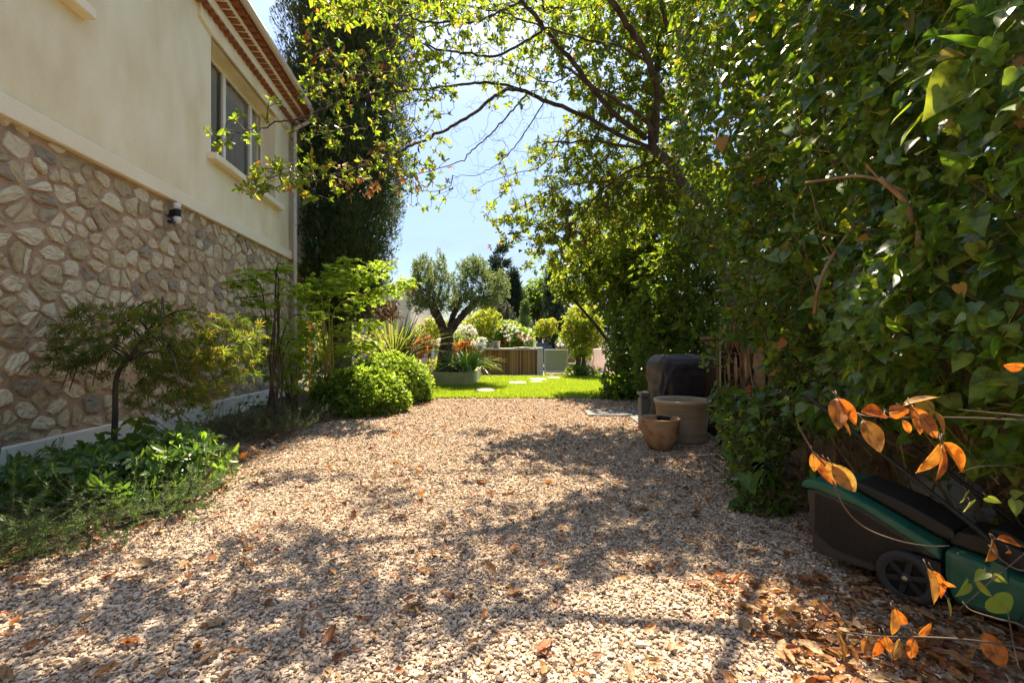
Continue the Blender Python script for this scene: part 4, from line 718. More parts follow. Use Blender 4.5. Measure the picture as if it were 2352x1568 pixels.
for pts, r0, r1 in [([(1026, 785, OX), (1017, 755, OX), (1008, 730, OX - .1), (998, 712, OX - .2), (993, 698, OX - .2)], .15, .13), ([(1030, 770, OX), (1046, 745, OX + .1), (1068, 718, OX + .2), (1088, 700, OX + .2), (1102, 686, OX + .3)], .13, .11),
                    ([(1030, 770, OX), (1038, 735, OX + .3), (1049, 705, OX + .5), (1054, 692, OX + .5)], .12, .09), ([(1016, 757, OX), (1004, 738, OX), (990, 720, OX - .3)], .035, .02)]:
    lims.append(limb(g, pts, r0, r1))
for k in range(6): a = k * 1.05 + .4; b = W(1022, 850, OX); g.tube(cat_rom([b + A(0, 0, .14), b + A(.2 * math.cos(a), .2 * math.sin(a), .06), b + A(.42 * math.cos(a), .42 * math.sin(a), -.03)], 4), np.linspace(.11, .03, 9), 7)
g.obj('trunk', M_bark, ol)
tips_ = [l[-1] for l in lims]
OB = [(965, 655, 26, 60, OX - .3, .35, 110), (1150, 655, 22, 40, OX + .3, .3, 70), (1010, 690, 40, 25, OX, .4, 80), (1075, 690, 40, 25, OX, .4, 70), (1095, 605, 28, 22, OX + .2, .3, 50), (960, 610, 14, 25, OX, .3, 40), (975, 640, 28, 62, OX - .3, .35, 150), (955, 680, 25, 35, OX - .4, .3, 70), (1005, 655, 28, 58, OX, .4, 130), (1010, 610, 16, 40, OX, .3, 60), (1040, 670, 35, 45, OX + .4, .4, 120), (1065, 640, 28, 50, OX + .3, .4, 120), (1095, 640, 34, 55, OX + .3, .4, 160), (1130, 660, 32, 40, OX + .4, .35, 110), (1085, 610, 22, 25, OX + .3, .3, 50), (1120, 690, 25, 18, OX + .3, .3, 40)]
T_ = np.concatenate([blob(*b) for b in OB]); S_, tp_, td_ = grow(np.concatenate([l[-6:] for l in lims]), T_, step=.2, jit=.07, rtip=.003, rmax=.03); g = G(); g.segs(*S_, k=4); g.obj('branchwork', M_twig, ol)
f = G(); crown(f, SLIM, tp_, nrm(td_ + A(0, 0, .8)), 18, .095, (.3, 1.3), spread=.32, wid=(1.0, 1.6)); f.obj('crown', M_olive, ol)
def straps(name, label, cat, base, n, ln, w, m, arch=.5, up=1.0, rad=.15, group=None, segs=6):
    t = thing(name, base, label, cat, group); g = G(); b = np.asarray(base, float)
    for k in range(n):
        a = R.uniform(0, 6.28); l_ = ln * R.uniform(.6, 1.15); d = A(math.cos(a), math.sin(a), 0); s0 = b + d * R.uniform(0, rad); e = R.uniform(.15, 1) * arch; sd = A(-d[1], d[0], 0); V = []
        for i in range(segs + 1):
            q = i / segs; p = s0 + d * l_ * (e * q * .8 + e * .5 * q * q) + A(0, 0, l_ * (up * q - e * e * 1.1 * q * q)); ww = w * (1 - q ** 2.5) * (.6 + .8 * min(q * 3, 1) * .5) + .001
            V += [p - sd * ww, p + A(0, 0, -ww * .4), p + sd * ww]
        F_ = []
        for i in range(segs): F_ += [(3 * i, 3 * i + 1, 3 * i + 4, 3 * i + 3), (3 * i + 1, 3 * i + 2, 3 * i + 5, 3 * i + 4)]
        g.add(V, F_, 0, True)
    g.obj('foliage', m, t); return t
straps('flax_plant', 'tall spiky flax clump with sword leaves left of the olive', 'plant', W(905, 850, 13.4), 190, 2.0, .032, M_flax, .75, .95, .35)
straps('agapanthus', 'strappy green clump arching over the planter corner', 'plant', W(1072, 850, 14.6), 230, .92, .024, M_strap, 1.1, 1.0, .38)
def umbel(label, c, stalk, n=42, r=.15, group='white agapanthus flower heads'):
    c = np.asarray(c, float); t = thing('agapanthus_flower', c - A(0, 0, stalk), label, 'flower', group); g = G(); g.tube(cat_rom([c - A(0, 0, stalk), c - A(.02, 0, stalk * .5), c], 3), .008, 5); d = nrm(R.normal(size=(n, 3)) + A(0, 0, .25)); g.segs(np.repeat(c[None], n, 0), c + d * r * .8, np.full(n, .003), np.full(n, .002), 3); g.obj('stalk', M_strap, t)
    f = G(); crown(f, DIA, c + d * r * .8, d, 5, .06, (.4, 1.0), spread=.01); f.obj('flower_head', M_white, t)
for i, (px, py, Y) in enumerate([(1060, 757, 16.0), (1078, 755, 16.2), (1086, 763, 15.8), (1092, 790, 15.2), (1106, 783, 15.6), (1102, 797, 15.0), (985, 785, 15.6), (1012, 785, 16.4), (888, 795, 13.4), (922, 790, 13.8)]):
    umbel(['white agapanthus head, leftmost of three behind the olive trunk', 'white agapanthus head in the middle behind the olive fork', 'white agapanthus head above the orange shrub, right of two others', 'white agapanthus head low beside the orange shrub', 'white agapanthus head just left of the bar counter', 'lowest white agapanthus head over the strappy clump',
           'white agapanthus head left of the olive trunk', 'white agapanthus head hidden behind the olive trunk', 'white agapanthus head at the foot of the flax', 'white agapanthus head among the flax leaves'][i], W(px, py, Y), .7)
bush('red_shrub', 'coppery red shrub with dark twigs left of the olive trunk', 'shrub', W(962, 848, 14.9), [W(955, 800, 14.9), W(975, 790, 15.0)], [(.42, .4, .36), (.3, .3, .3)], 300, .075, DIA, M_red, nr=6, stems=5)
bush('orange_shrub', 'bright orange red shrub right of the olive trunk', 'shrub', W(1063, 845, 15.6), [W(1058, 800, 15.6), W(1078, 797, 15.6)], [(.36, .35, .24), (.3, .3, .24)], 330, .075, DIA, M_red, nr=6, stems=5)
bush('planter_herb', 'small grey green herb trailing over the planter front', 'plant', (-2.0, 14.5, .40), [(-2.2, 14.45, .46), (-1.7, 14.5, .44)], [(.5, .14, .09), (.3, .14, .06)], 150, .045, DIA, M_fine, nr=6, stems=5, rtip=.002, stemr=.005)
bush('lime_shrub', 'light green leafy shrub at the foot of the olive', 'shrub', W(998, 852, 15.0), [W(1000, 835, 15.0), W(1020, 830, 15.8)], [(.25, .25, .2), (.3, .3, .2)], 120, .07, DIA, M_bright, nr=6, stems=4)
bush('leafy_perennial', 'bright broad leaved plant between flax and mound shrub', 'plant', W(915, 850, 13.2), [W(905, 810, 13.1), W(925, 790, 13.3)], [(.25, .25, .35), (.2, .2, .3)], 110, .11, HEART, M_bright, nr=4, stems=5)
# ------------------------------------------------------------------ the garden bar, its gate and what stands on it
bar = thing('garden_bar', W(1170, 862, 18.8), 'outdoor bar counter clad in brown vertical wooden slats', 'bar counter'); M_conc = mat('bar_render', (.42, .41, .33), (.52, .50, .42), scale=3, rough=.85, bump=.2)
M_slat = mat('slat_wood', (.17, .085, .03), [(.30, .16, .055), (.42, .25, .09)], scale=5, rough=.7, island=True, stretch=(3, 3, .4)); yb = 18.8
xl, xr = W(1103, 0, yb)[0], W(1233.5, 0, yb)[0]; g = G(); g.box(xl - .02, xr + .0, yb + .05, yb + .75, .03, 1.04); g.obj('counter_body', mat('slat_backing', (.05, .03, .015), rough=.9), bar)
g = G(); n_ = 36
for k in range(n_): x = xl + (xr - xl) * (k + .5) / n_; g.box(x - .0235, x + .0235, yb, yb + .049 + .004 * math.sin(k * 3), .05, 1.045)
g.obj('slat_panel', M_slat, bar)
g = G(); g.box(xl - .05, xr, yb - .06, yb + .8, 1.05, 1.12); g.obj('counter_top', M_conc, bar, bevel=.01)
g = G(); g.box(xr + .003, xr + .25, yb - .05, yb + .8, .03, 1.145); g.obj('end_pillar', M_conc, bar, bevel=.012); g = G(); g.box(xl - .24, xl - .055, yb - .02, yb + .7, .03, .95); g.obj('end_pillar', M_conc, bar, bevel=.012)
gt = thing('metal_gate', W(1276, 856, 19.0), 'pale green flat metal gate between bar and bushy shrub', 'gate'); M_gate = mat('gate_paint', (.34, .38, .28), (.38, .42, .31), scale=2, rough=.5); M_gfr = mat('gate_frame', (.58, .55, .46), rough=.45)
x0, x1 = W(1250, 0, 19)[0], W(1304, 0, 19)[0]; g = G(); g.box(x0 + .06, x1 - .05, 19.0, 19.03, .16, 1.02); g.obj('panel', M_gate, gt)
g = G(); g.box(x0, x0 + .055, 18.98, 19.06, .04, 1.06); g.box(x1 - .045, x1 + .01, 18.98, 19.06, .04, 1.06); g.box(x0 + .058, x1 - .048, 18.985, 19.05, 1.023, 1.065); g.box(x0 + .058, x1 - .048, 18.985, 19.05, .10, .157); g.obj('gate_frame', M_gfr, gt, bevel=.006)
g = G(); g.box(x1 - .10, x1 - .05, 18.93, 18.97, .5, .62); g.obj('latch', M_gfr, gt, bevel=.004)
g = G(); g.box(x0 - .1, x1 + .2, 18.62, 19.2, .0, .055); tag(g.obj('threshold_slab', mat('threshold', (.45, .36, .28), (.55, .46, .36), scale=8), bevel=.01), 'pinkish stone threshold slab under the green gate', 'step')
zt = 1.122
g = G(); cx_ = W(1140, 0, 19.1)[0]; g.lathe([(0, 0), (.135, 0), (.165, .27), (.18, .27), (.18, .30), (.155, .30), (.13, .03), (0, .03)], (cx_, 19.1, zt), 24); tag(g.obj('bucket', mat('zinc_bucket', (.30, .29, .25), (.38, .36, .31), scale=4, rough=.5, metal=.3)), 'grey zinc bucket standing on the bar counter', 'bucket')
cx_ = W(1127, 0, 19.1)[0]; ln_ = thing('lantern', (cx_, 19.1, zt), 'small wire lantern beside the grey bucket', 'lantern'); g = G(); g.box(cx_ - .07, cx_ + .07, 19.03, 19.17, zt, zt + .015); g.box(cx_ - .07, cx_ + .07, 19.03, 19.17, zt + .20, zt + .215)
for k in range(9): a = k * .698; g.tube([(cx_ + .065 * math.cos(a), 19.1 + .065 * math.sin(a), zt + .015), (cx_ + .065 * math.cos(a), 19.1 + .065 * math.sin(a), zt + .2)], .006, 5)
g.obj('cage', M_gfr, ln_); g = G(); g.tube(cat_rom([(cx_ - .07, 19.1, zt + .21), (cx_ - .06, 19.1, zt + .3), (cx_, 19.1, zt + .33), (cx_ + .06, 19.1, zt + .3), (cx_ + .07, 19.1, zt + .21)], 4), .005, 5); g.obj('handle', M_gfr, ln_)
cx_ = W(1113, 0, 19.1)[0]; g = G(); g.lathe([(0, 0), (.085, 0), (.095, .20), (.082, .20), (.075, .02), (0, .02)], (cx_, 19.1, zt), 20); tag(g.obj('white_pot', mat('white_glaze', (.7, .7, .68), rough=.3)), 'small white pot at the left end of the bar counter', 'pot')
cx_ = W(1228, 0, 19.1)[0]; g = G(); g.lathe([(0, 0), (.05, 0), (.056, .02), (.052, .36), (.045, .38), (0, .38)], (cx_, 19.1, 1.148 if cx_ > xr else zt), 18); tag(g.obj('white_candle', mat('wax', (.72, .66, .58), rough=.5)), 'tall white pillar candle near the bar pillar', 'candle')
cx_ = W(1205, 0, 19.1)[0]; g = G(); g.lathe([(0, 0), (.34, 0), (.40, .035), (.385, .035), (.33, .012), (0, .012)], (cx_ - .1, 19.1, zt), 28); tag(g.obj('metal_tray', mat('tray_steel', (.55, .54, .52), rough=.3, metal=.9)), 'shiny flat metal tray lying on the bar counter', 'tray')
# ------------------------------------------------------------------ car behind the bar
def car():
    t = thing('parked_car', (1.0, 24.5, -.05), 'dark grey car parked behind the bar, roof and side windows showing', 'car'); M_c = mat('car_paint', (.035, .04, .05), rough=.25, spec=.6); M_g = mat('car_glass', (.03, .045, .05), rough=.05, spec=.8); M_t = mat('tyre', (.02, .02, .02), rough=.8)
    X = lambda x: 1.35 + x; B = [(-2.5, .35), (-2.45, .75), (-1.9, .88), (1.0, .92), (1.85, .82), (1.98, .55), (1.95, .3), (-2.4, .3)]
    g = G(); g.prism([(X(a), b) for a, b in B], 23.6, 25.3); g.obj('body', M_c, t, bevel=.06)
    Cb = [(-2.1, .89), (-1.45, 1.30), (-.9, 1.42), (-.1, 1.40), (.45, 1.24), (1.05, .91)]; g = G(); n = len(Cb)
    V = [(X(a), 23.65 + (b - .89) * .32, b) for a, b in Cb] + [(X(a), 25.25 - (b - .89) * .32, b) for a, b in Cb]; g.addpoly(V, [tuple(range(n)), tuple(range(2 * n - 1, n - 1, -1))] + [(i, i + 1, n + i + 1, n + i) for i in range(n - 1)]); g.obj('cabin', M_c, t, bevel=.03)
    for poly in ([(-.35, .95), (-.35, 1.33), (-.1, 1.33), (.38, 1.18), (.82, .95)], [(-1.75, .95), (-1.3, 1.26), (-.9, 1.35), (-.45, 1.34), (-.45, .95)]):
        g = G(); n = len(poly); V = [(X(a), 23.632 + (b - .89) * .32, b) for a, b in poly] + [(X(a), 23.66 + (b - .89) * .32, b) for a, b in poly]; g.addpoly(V, [tuple(range(n)), tuple(range(2 * n - 1, n - 1, -1))] + [(i, (i + 1) % n, n + (i + 1) % n, n + i) for i in range(n)]); g.obj('side_window', M_g, t)
    for x in (-1.55, 1.25):
        g = G(); th = np.linspace(0, 6.2832, 21)[:-1]; n = 20; V = [(X(x) + .33 * math.cos(a), y, .33 + .33 * math.sin(a)) for y in (23.58, 23.8) for a in th]; g.addpoly(V, [tuple(range(n)), tuple(range(n, 2 * n))] + [(i, (i + 1) % n, n + (i + 1) % n, n + i) for i in range(n)]); g.obj('wheel', M_t, t)
    g = G(); g.obox((X(.98), 23.52, 1.0), (1, 0, 0), (0, 1, 0), (0, 0, 1), .08, .09, .06); g.obj('wing_mirror', M_c, t, bevel=.02)
car()
# ------------------------------------------------------------------ far shrubs and trees
olr, _a1, _a2 = bush('oleander', 'white flowering oleander hedge behind the bar', 'shrub', W(1170, 850, 21), [W(1130, 775, 21), W(1165, 770, 21.2), W(1200, 780, 21)], [(.75, .7, .75), (.8, .7, .7), (.6, .6, .5)], 1500, .13, SLIM, M_pit, nr=8, stems=8, wid=(1.2, 1.8))
def blossoms(t, m, B, n, sz):
    P = np.concatenate([blob(*b) for b in B]); g = G(); crown(g, DIA, P, A(0, -1, .6) + R.normal(0, .5, P.shape), n, sz, (.6, 1.5)); stuff(g.obj('blossom', m, t))
blossoms(olr, M_white, [(1150, 755, 40, 25, 20.4, .3, 34), (1190, 765, 40, 20, 20.4, .3, 28), (1205, 780, 20, 12, 20.4, .2, 25), (1295, 789, 22, 8, 20.8, .2, 45)], 8, .075)
blossoms(olr, M_redp, [(1196, 773, 5, 4, 20.2, .05, 4), (1160, 784, 4, 3, 20.2, .05, 3), (1210, 775, 8, 4, 20.2, .05, 4)], 7, .08)
bush('white_shrub', 'pale flowering low shrub behind the green gate', 'shrub', W(1285, 845, 21.2), [W(1297, 792, 21.2)], [(.42, .5, .4)], 260, .09, DIA, M_fine, nr=6)
bush('yellow_shrub', 'bright yellow green bush behind the bar left side', 'shrub', W(1100, 850, 20), [W(1095, 745, 20), W(1118, 735, 20.2), W(1085, 780, 20)], [(.6, .6, .6), (.5, .5, .7), (.6, .5, .6)], 700, .10, DIA, M_bright, nr=8, stems=7)
bush('lemon_shrub', 'small yellow leaved tree beyond the green gate', 'shrub', W(1253, 838, 27), [W(1248, 755, 27), W(1264, 750, 27)], [(.5, .45, .5), (.45, .4, .5)], 320, .12, DIA, M_bright, nr=7, stems=5)
bush('garden_shrub', 'sunlit green bush behind the red shrub and flax', 'shrub', W(985, 850, 18), [W(985, 765, 18), W(1005, 750, 18.2)], [(.6, .5, .6), (.5, .5, .5)], 420, .09, DIA, M_bright, nr=7, stems=6)
bush('dark_bush', 'dark green bush behind the olive fork', 'shrub', W(1065, 850, 18.6), [W(1060, 790, 18.6), W(1030, 790, 18.4)], [(.8, .5, .75), (.6, .5, .7)], 420, .09, DIA, M_dark, nr=7, stems=6)
# the bright multi stemmed shrub on the lawn
bush('multistem_shrub', 'bright yellow green multi stemmed shrub on the lawn by the gate', 'shrub', W(1335, 862, 18.3), [W(1335, 735, 18.3), W(1315, 765, 18.2), W(1362, 760, 18.3), W(1335, 800, 18.3), W(1345, 712, 18.4)], [(.75, .7, .6), (.45, .5, .5), (.4, .5, .6), (.55, .5, .5), (.4, .4, .3)], 1150, .105, DIA, M_bright, nr=8, stems=12, stemr=.028, shell=.45)
bush('ground_ivy', 'dark ivy collar round the foot of the multi stemmed shrub', 'groundcover', W(1335, 861, 18.0), [W(1325, 850, 18.0), W(1350, 852, 18.0)], [(.5, .4, .22), (.45, .4, .2)], 260, .08, DIA, M_dark, nr=6, stems=4)
def ftree(name, label, base, blobs, n, leaf, m, tr=.15, nr=10, stems=3, group=None, T=DIA):
    return bush(name, label, 'tree', base, [W(*b[:3]) for b in blobs], [b[3] for b in blobs], n, leaf, T, m, nr=nr, stems=stems, mb=M_bark, fol='crown', stemr=tr, rtip=.012, step=.9, group=group, el=(.4, 1.5), shell=.5)
gp = 'trees beyond the garden'
columnar('slim_cypress', 'small slender light green cypress behind the bar', W(1207, 845, 27) * A(1, 1, 0), 3.6, [(0, .45), (1.2, .48), (2.4, .32), (3.6, .05)], .3, 150, .13, leafmat('light_cypress', [(.06, .10, .035), (.09, .13, .045), (.12, .16, .055)], [(.14, .25, .05), (.2, .32, .06), (.25, .36, .07)], tw=.3, rough=.7), trunk_r=.06, lump=.12, cl=40, group=gp)
columnar('tall_cypress', 'tall narrow cypress at the left edge of the big leafy tree', W(1270, 845, 32) * A(1, 1, 0), 7.2, [(0, .5), (3, .6), (5.5, .42), (7.2, .05)], .3, 240, .2, M_con, trunk_r=.1, lump=.16, cl=40, group=gp)
columnar('cone_cypress', 'broad dark conifer behind the slender light cypress', W(1180, 845, 38) * A(1, 1, 0), 6.9, [(0, 1.1), (2, 1.15), (4.5, .8), (6.9, .08)], .2, 420, .24, M_con, trunk_r=.12, lump=.22, cl=44, group=gp)
def cedar(label, px, ytop, Y, wpx, group):
    top = W(px, ytop, Y); base = A(top[0], Y, 0); t = thing('cedar', base, label, 'tree', group); h = top[2]; g = G(); g.tube([base, base * A(1, 1, 0) + A(0, 0, h)], [.25, .03], 8); f = G(); P = []; D = []
    for k in range(int(60)):
        z = h * (.25 + .75 * R.random()); a = R.uniform(0, 6.28); l_ = wpx / F * Y * (1 - z / h) * 1.1 + .25; d = A(math.cos(a), math.sin(a), .15); e = base + A(0, 0, z) + d * l_; g.segs([base + A(0, 0, z)], [e], A(.04), A(.01), 4)
        q = R.random(46)[:, None]; P.append(base + A(0, 0, z) + d * l_ * q + R.normal(0, .14, (46, 3))); D.append(np.repeat(d[None], 46, 0) + R.normal(0, .5, (46, 3)) + A(0, 0, .3))
    g.obj('trunk', M_bark, t); P = np.concatenate(P); f.leaves(SLIM, P, np.concatenate(D), R.normal(size=P.shape), .34 * np.exp(R.normal(0, .3, len(P))), 1.5); f.obj('crown', M_con, t)
cedar('ragged dark cedar whose pointed tip rises right of the olive crown', 1155, 568, 40, 34, gp); cedar('lower dark cedar tip just left of the highest cedar', 1136, 582, 41, 26, gp)
ftree('round_pine', 'round crowned dark green tree far behind the slender cypress', W(1238, 840, 45) * A(1, 1, 0), [(1232, 690, 45, (2.4, 2, 1.8)), (1255, 670, 45, (2.0, 2, 1.5)), (1245, 735, 46, (3.2, 2, 2.2)), (1205, 705, 46, (2.2, 2, 1.6)), (1150, 745, 47, (3, 2, 2.0))], 1700, .28, M_dark, .3, 10, group=gp)
ftree('grey_tree', 'dull grey green tree below the cedar tips', W(1142, 840, 34) * A(1, 1, 0), [(1140, 725, 34, (1.4, 1.2, 1.3)), (1160, 745, 34, (1.0, 1, 1.2))], 460, .2, leafmat('grey_leaf', [(.06, .06, .045), (.09, .09, .06)], [(.1, .12, .06), (.15, .16, .07)], tw=.25), .15, group=gp)
ftree('backdrop_tree', 'dark shaded tree behind the multi stemmed shrub', W(1350, 840, 30) * A(1, 1, 0), [(1310, 690, 30, (1.5, 1.5, 2.2)), (1370, 680, 30, (1.8, 1.5, 2.4)), (1340, 760, 30, (2.0, 1.5, 1.6)), (1430, 700, 29, (1.8, 1.5, 2.6))], 1000, .2, M_con, .16, group=gp)
ftree('backdrop_shrub', 'dark undergrowth closing the view right of the curved wall', W(1440, 830, 27) * A(1, 1, 0), [(1410, 800, 27, (.9, .9, 1.0)), (1460, 780, 27, (1.4, 1, 1.6)), (1530, 760, 26, (1.6, 1, 2.2))], 520, .16, M_dark, .06, group=gp)
ftree('left_backdrop', 'dim green tree glimpsed between the house corner and the cypress', W(715, 850, 22) * A(1, 1, 0), [(715, 790, 22, (1.2, 1, 1.2)), (780, 780, 22, (1.4, 1, 1.4)), (850, 800, 20, (1.0, 1, 1.0))], 480, .15, M_bright, .08, group=gp)
# big leafy tree at mid distance on the right
MB = [(1330, 640, 13.2, (.85, .8, .75)), (1400, 600, 13.2, (1.1, .9, .9)), (1460, 560, 12.6, (1.1, .9, 1.0)), (1420, 680, 12.4, (.8, .8, .7)), (1350, 590, 13, (.7, .7, .5)), (1500, 640, 11.8, (1.0, .8, 1.0)), (1300, 665, 13.4, (.35, .5, .35)), (1560, 560, 11.5, (1.0, .9, 1.0)), (1490, 470, 11.8, (1.0, .9, .8)), (1580, 440, 11.2, (.9, .9, .8)), (1440, 620, 11.5, (.9, .8, .9)), (1530, 700, 11.2, (.9, .8, .9)), (1620, 500, 10.5, (1.0, .8, 1.2)), (1390, 520, 12.2, (.9, .8, .7))]
t_, tp_, ax_ = bush('bay_tree', 'dense leafy tree hanging over the lawn behind the arching tree', 'tree', (3.6, 12.6, 0), [W(*b[:3]) for b in MB], [b[3] for b in MB], 4000, .12, DIA, leafmat('bay_leaf', [(.03, .06, .010), (.045, .085, .013), (.065, .11, .016)], [(.2, .34, .015), (.36, .46, .02), (.5, .54, .03)], tw=.5, rough=.35), nr=9, stems=8, mb=M_bark, fol='crown', stemr=.06, rtip=.005, step=.4, el=(.4, 1.4), shell=.4, droop=.25)
# laurel hedge behind the barbecue
for lb, bl, n in [('dark glossy laurel shrub at the end of the hedge by the lawn', [(1440, 800, 11.4, (.55, .6, .75)), (1420, 870, 11.3, (.45, .5, .5)), (1470, 860, 10.9, (.55, .5, .7)), (1415, 905, 10.9, (.35, .4, .25)), (1445, 730, 11.4, (.6, .6, .6))], 900),
                  ('dark laurel shrub rising straight behind the covered barbecue', [(1520, 820, 9.8, (.7, .6, 1.0)), (1560, 740, 9.6, (.8, .6, .9)), (1500, 730, 10.2, (.7, .6, .8)), (1580, 840, 9.4, (.7, .6, .9)), (1560, 640, 9.6, (.9, .6, .9))], 1300),
                  ('laurel shrub above the brown louvred cabinet', [(1640, 700, 8.9, (.9, .6, .9)), (1620, 790, 9.0, (.6, .5, .8)), (1680, 780, 9.0, (.7, .5, .9)), (1590, 500, 9, (.9, .8, .9)), (1700, 600, 8.8, (1.0, .6, 1.0)), (1620, 600, 9.2, (.9, .7, .9)), (1660, 500, 9, (.9, .8, .9)), (1690, 770, 10.6, (1.4, .6, 1.7)), (1790, 760, 10.6, (1.2, .6, 1.7))], 2400)]:
    c = W(*bl[0][:3]); bush('laurel_shrub', lb, 'shrub', (c[0] + .2, c[1], 0), [W(*b[:3]) for b in bl], [b[3] for b in bl], n, .10, DIA, M_dark, nr=8, stems=8, group='laurel hedge', stemr=.025, rtip=.004, step=.3, shell=.5, droop=.2)
# curved wall, pinkish, at the right of the lawn
M_cw = mat('curved_wall_render', (.56, .46, .37), (.64, .54, .44), scale=2, rough=.9, bump=.2)
cwp = [W(1343, 0, 19.2), W(1356, 0, 19.6), W(1368, 0, 20.3), W(1378, 0, 21.3), W(1385, 0, 22.4), W(1389, 0, 23.4)]; cwp = cat_rom([(p[0], p[1], 0) for p in cwp], 5); g = G(); V = []
nn_ = nrm(np.stack([-np.gradient(cwp[:, 1]), np.gradient(cwp[:, 0]), 0 * cwp[:, 0]], 1)) * .18
for z in (-.05, 1.06): V += [tuple(p[:2]) + (z,) for p in cwp] + [tuple((p + q)[:2]) + (z,) for p, q in zip(cwp, nn_)]
n_ = len(cwp); F_ = []
for i in range(n_ - 1): F_ += [(i, i + 1, 2 * n_ + i + 1, 2 * n_ + i), (n_ + i, n_ + i + 1, 3 * n_ + i + 1, 3 * n_ + i), (2 * n_ + i, 2 * n_ + i + 1, 3 * n_ + i + 1, 3 * n_ + i)]
F_ += [(0, n_, 3 * n_, 2 * n_), (n_ - 1, 2 * n_ - 1, 4 * n_ - 1, 3 * n_ - 1)]; g.add(V, F_); tag(g.obj('curved_wall', M_cw), 'low curved pinkish rendered wall beside the grit path', 'wall')
g = G(); g.tube(cat_rom([W(1362, 800, 19.55), W(1363, 825, 19.5), W(1360, 845, 19.4), W(1366, 850, 19.3), W(1374, 846, 19.6), W(1370, 838, 19.5), W(1362, 846, 19.3), W(1390, 842, 19.9)], 6), .012, 6); tag(g.obj('garden_hose', mat('orange_hose', (.42, .13, .05), rough=.5)), 'thin orange hose trailing down the curved wall', 'hose')
# pale villa behind, and the reed roofed pergola past the house corner
vl = thing('villa', (-8, 26, 0), 'pale cream villa glimpsed behind the flax and olive', 'house'); M_vil = mat('villa_render', (.56, .52, .44), (.62, .58, .5), scale=1, rough=.9)
x1 = W(1000, 0, 26)[0]; g = G(); g.box(-16, W(942, 0, 26)[0], 26, 33, -.05, 4.6); g.box(W(942, 0, 26)[0], x1, 26.4, 32, -.05, 2.0); g.obj('wall', M_vil, vl); g = G(); wx0, wx1 = W(878, 0, 26)[0], W(912, 0, 26)[0]; g.box(wx0, wx1, 25.985, 26.06, 2.95, 3.75); g.obj('window', mat('villa_glass', (.06, .05, .05), rough=.1), vl); g = G(); g.box(wx0 - .08, wx1 + .08, 25.9, 26.0, 2.84, 2.945); g.obj('sill', M_band, vl)
pg = thing('pergola', (-6.3, 14.5, 0), 'reed roofed pergola just past the house corner', 'pergola'); M_reed = mat('reed', (.30, .15, .07), [(.42, .24, .12), (.5, .34, .2)], scale=6, rough=.9, island=True); g = G()
for k in range(26): y = 13.2 + .11 * k; z = 3.65 - .035 * k; g.obox((-7.2, y, z), (1, 0, 0), (0, 1, 0), (0, 0, 1), 1.35, .03, .02)
g.obj('reed_roof', M_reed, pg); g = G(); g.box(-5.95, -5.87, 13.3, 13.38, 0, 3.5); g.obj('post', M_slat, pg); g = G(); g.box(-5.95, -5.87, 15.8, 15.88, 0, 2.7); g.obj('post', M_slat, pg)
# red garden chair seen between mound and planter
ch = thing('garden_chair', W(930, 850, 16.5), 'red metal garden chair half hidden behind the mound shrub', 'chair'); M_rc = mat('red_paint', (.5, .04, .03), rough=.4); c = np.array(ch.location); g = G()
for k in range(6): g.obox(c + A(-.2 + .08 * k, 0, .48), (1, 0, 0), (0, 1, 0), (0, 0, 1), .03, .22, .012)
g.obj('seat', M_rc, ch); g = G()
for k in range(5): g.obox(c + A(0, .24, .55 + .08 * k), (1, 0, 0), (0, 1, .1), (0, -.1, 1), .24, .012, .03)
g.obj('backrest', M_rc, ch)
for dx in (-.21, .21):
    for dy in (-.2, .23): g = G(); g.tube([c + A(dx, dy, -.0), c + A(dx, dy, .48 if dy < 0 else .92)], .014, 8); g.obj('leg', M_rc, ch)
# ------------------------------------------------------------------ garden wall on the right and the ivy that hides it
M_gw = mat('garden_wall_stone', (.17, .115, .065), [(.26, .185, .11), (.34, .25, .155), (.40, .31, .2)], scale=5, rough=.95, bump=1, bscale=18); M_cop = mat('coping_tile', (.36, .17, .10), (.45, .24, .15), scale=6, rough=.8, bump=.3)
gw = thing('garden_wall', (3.3, 3, 0), 'rough tan stone garden wall with terracotta coping under the ivy', 'wall'); g = G(); ny, nz = 90, 24; V = []
for i in range(ny + 1):
    for k in range(nz + 1): y = .2 + 6.0 * i / ny; z = -.05 + 1.40 * k / nz; V.append((3.3 - .03 * abs(math.sin(y * 9.1 + math.sin(k * 1.9) * 2) * math.sin(z * 13 + math.sin(y * 3))) + R.normal(0, .004), y, z))
g.add(V, [(i * (nz + 1) + k, (i + 1) * (nz + 1) + k, (i + 1) * (nz + 1) + k + 1, i * (nz + 1) + k + 1) for i in range(ny) for k in range(nz)], 0, True); g.box(3.33, 3.6, .2, 6.2, -.05, 1.35); g.obj('masonry', M_gw, gw)
g = G()
for k in range(20): g.box(3.24, 3.66, .2 + .3 * k + .004, .2 + .3 * k + .296, 1.352, 1.40)
g.obj('coping', M_cop, gw, bevel=.008)
ivy = thing('ivy', (3.0, 3.2, 0), 'great mass of dark glossy ivy hanging over the garden wall', 'ivy')
def ivx(y, z):
    x = np.interp(y, [1.0, 1.6, 2.2, 3.0, 4.0, 4.8, 5.3, 5.9], [1.75, 1.85, 1.98, 2.12, 2.2, 2.2, 2.36, 2.8])
    b = .10 * np.sin(3.1 * y + 2.3 * z) + .08 * np.sin(5.7 * z - 2 * y + 1) + .06 * np.sin(9 * y + 4 * z + 2)
    x = x + b + .10 * np.clip(1.9 - z, 0, 1) - .05 * np.clip(z - 3, 0, 3)
    x = x - .34 * np.clip((z - 2.1) / .8, 0, 1) * np.clip((y - 3.6) / .9, 0, 1)
    return np.where((y < 3.15) & (z < .85), np.maximum(x, 2.55 + .3 * R.random(np.shape(y))), x)
LP = []; LS = []
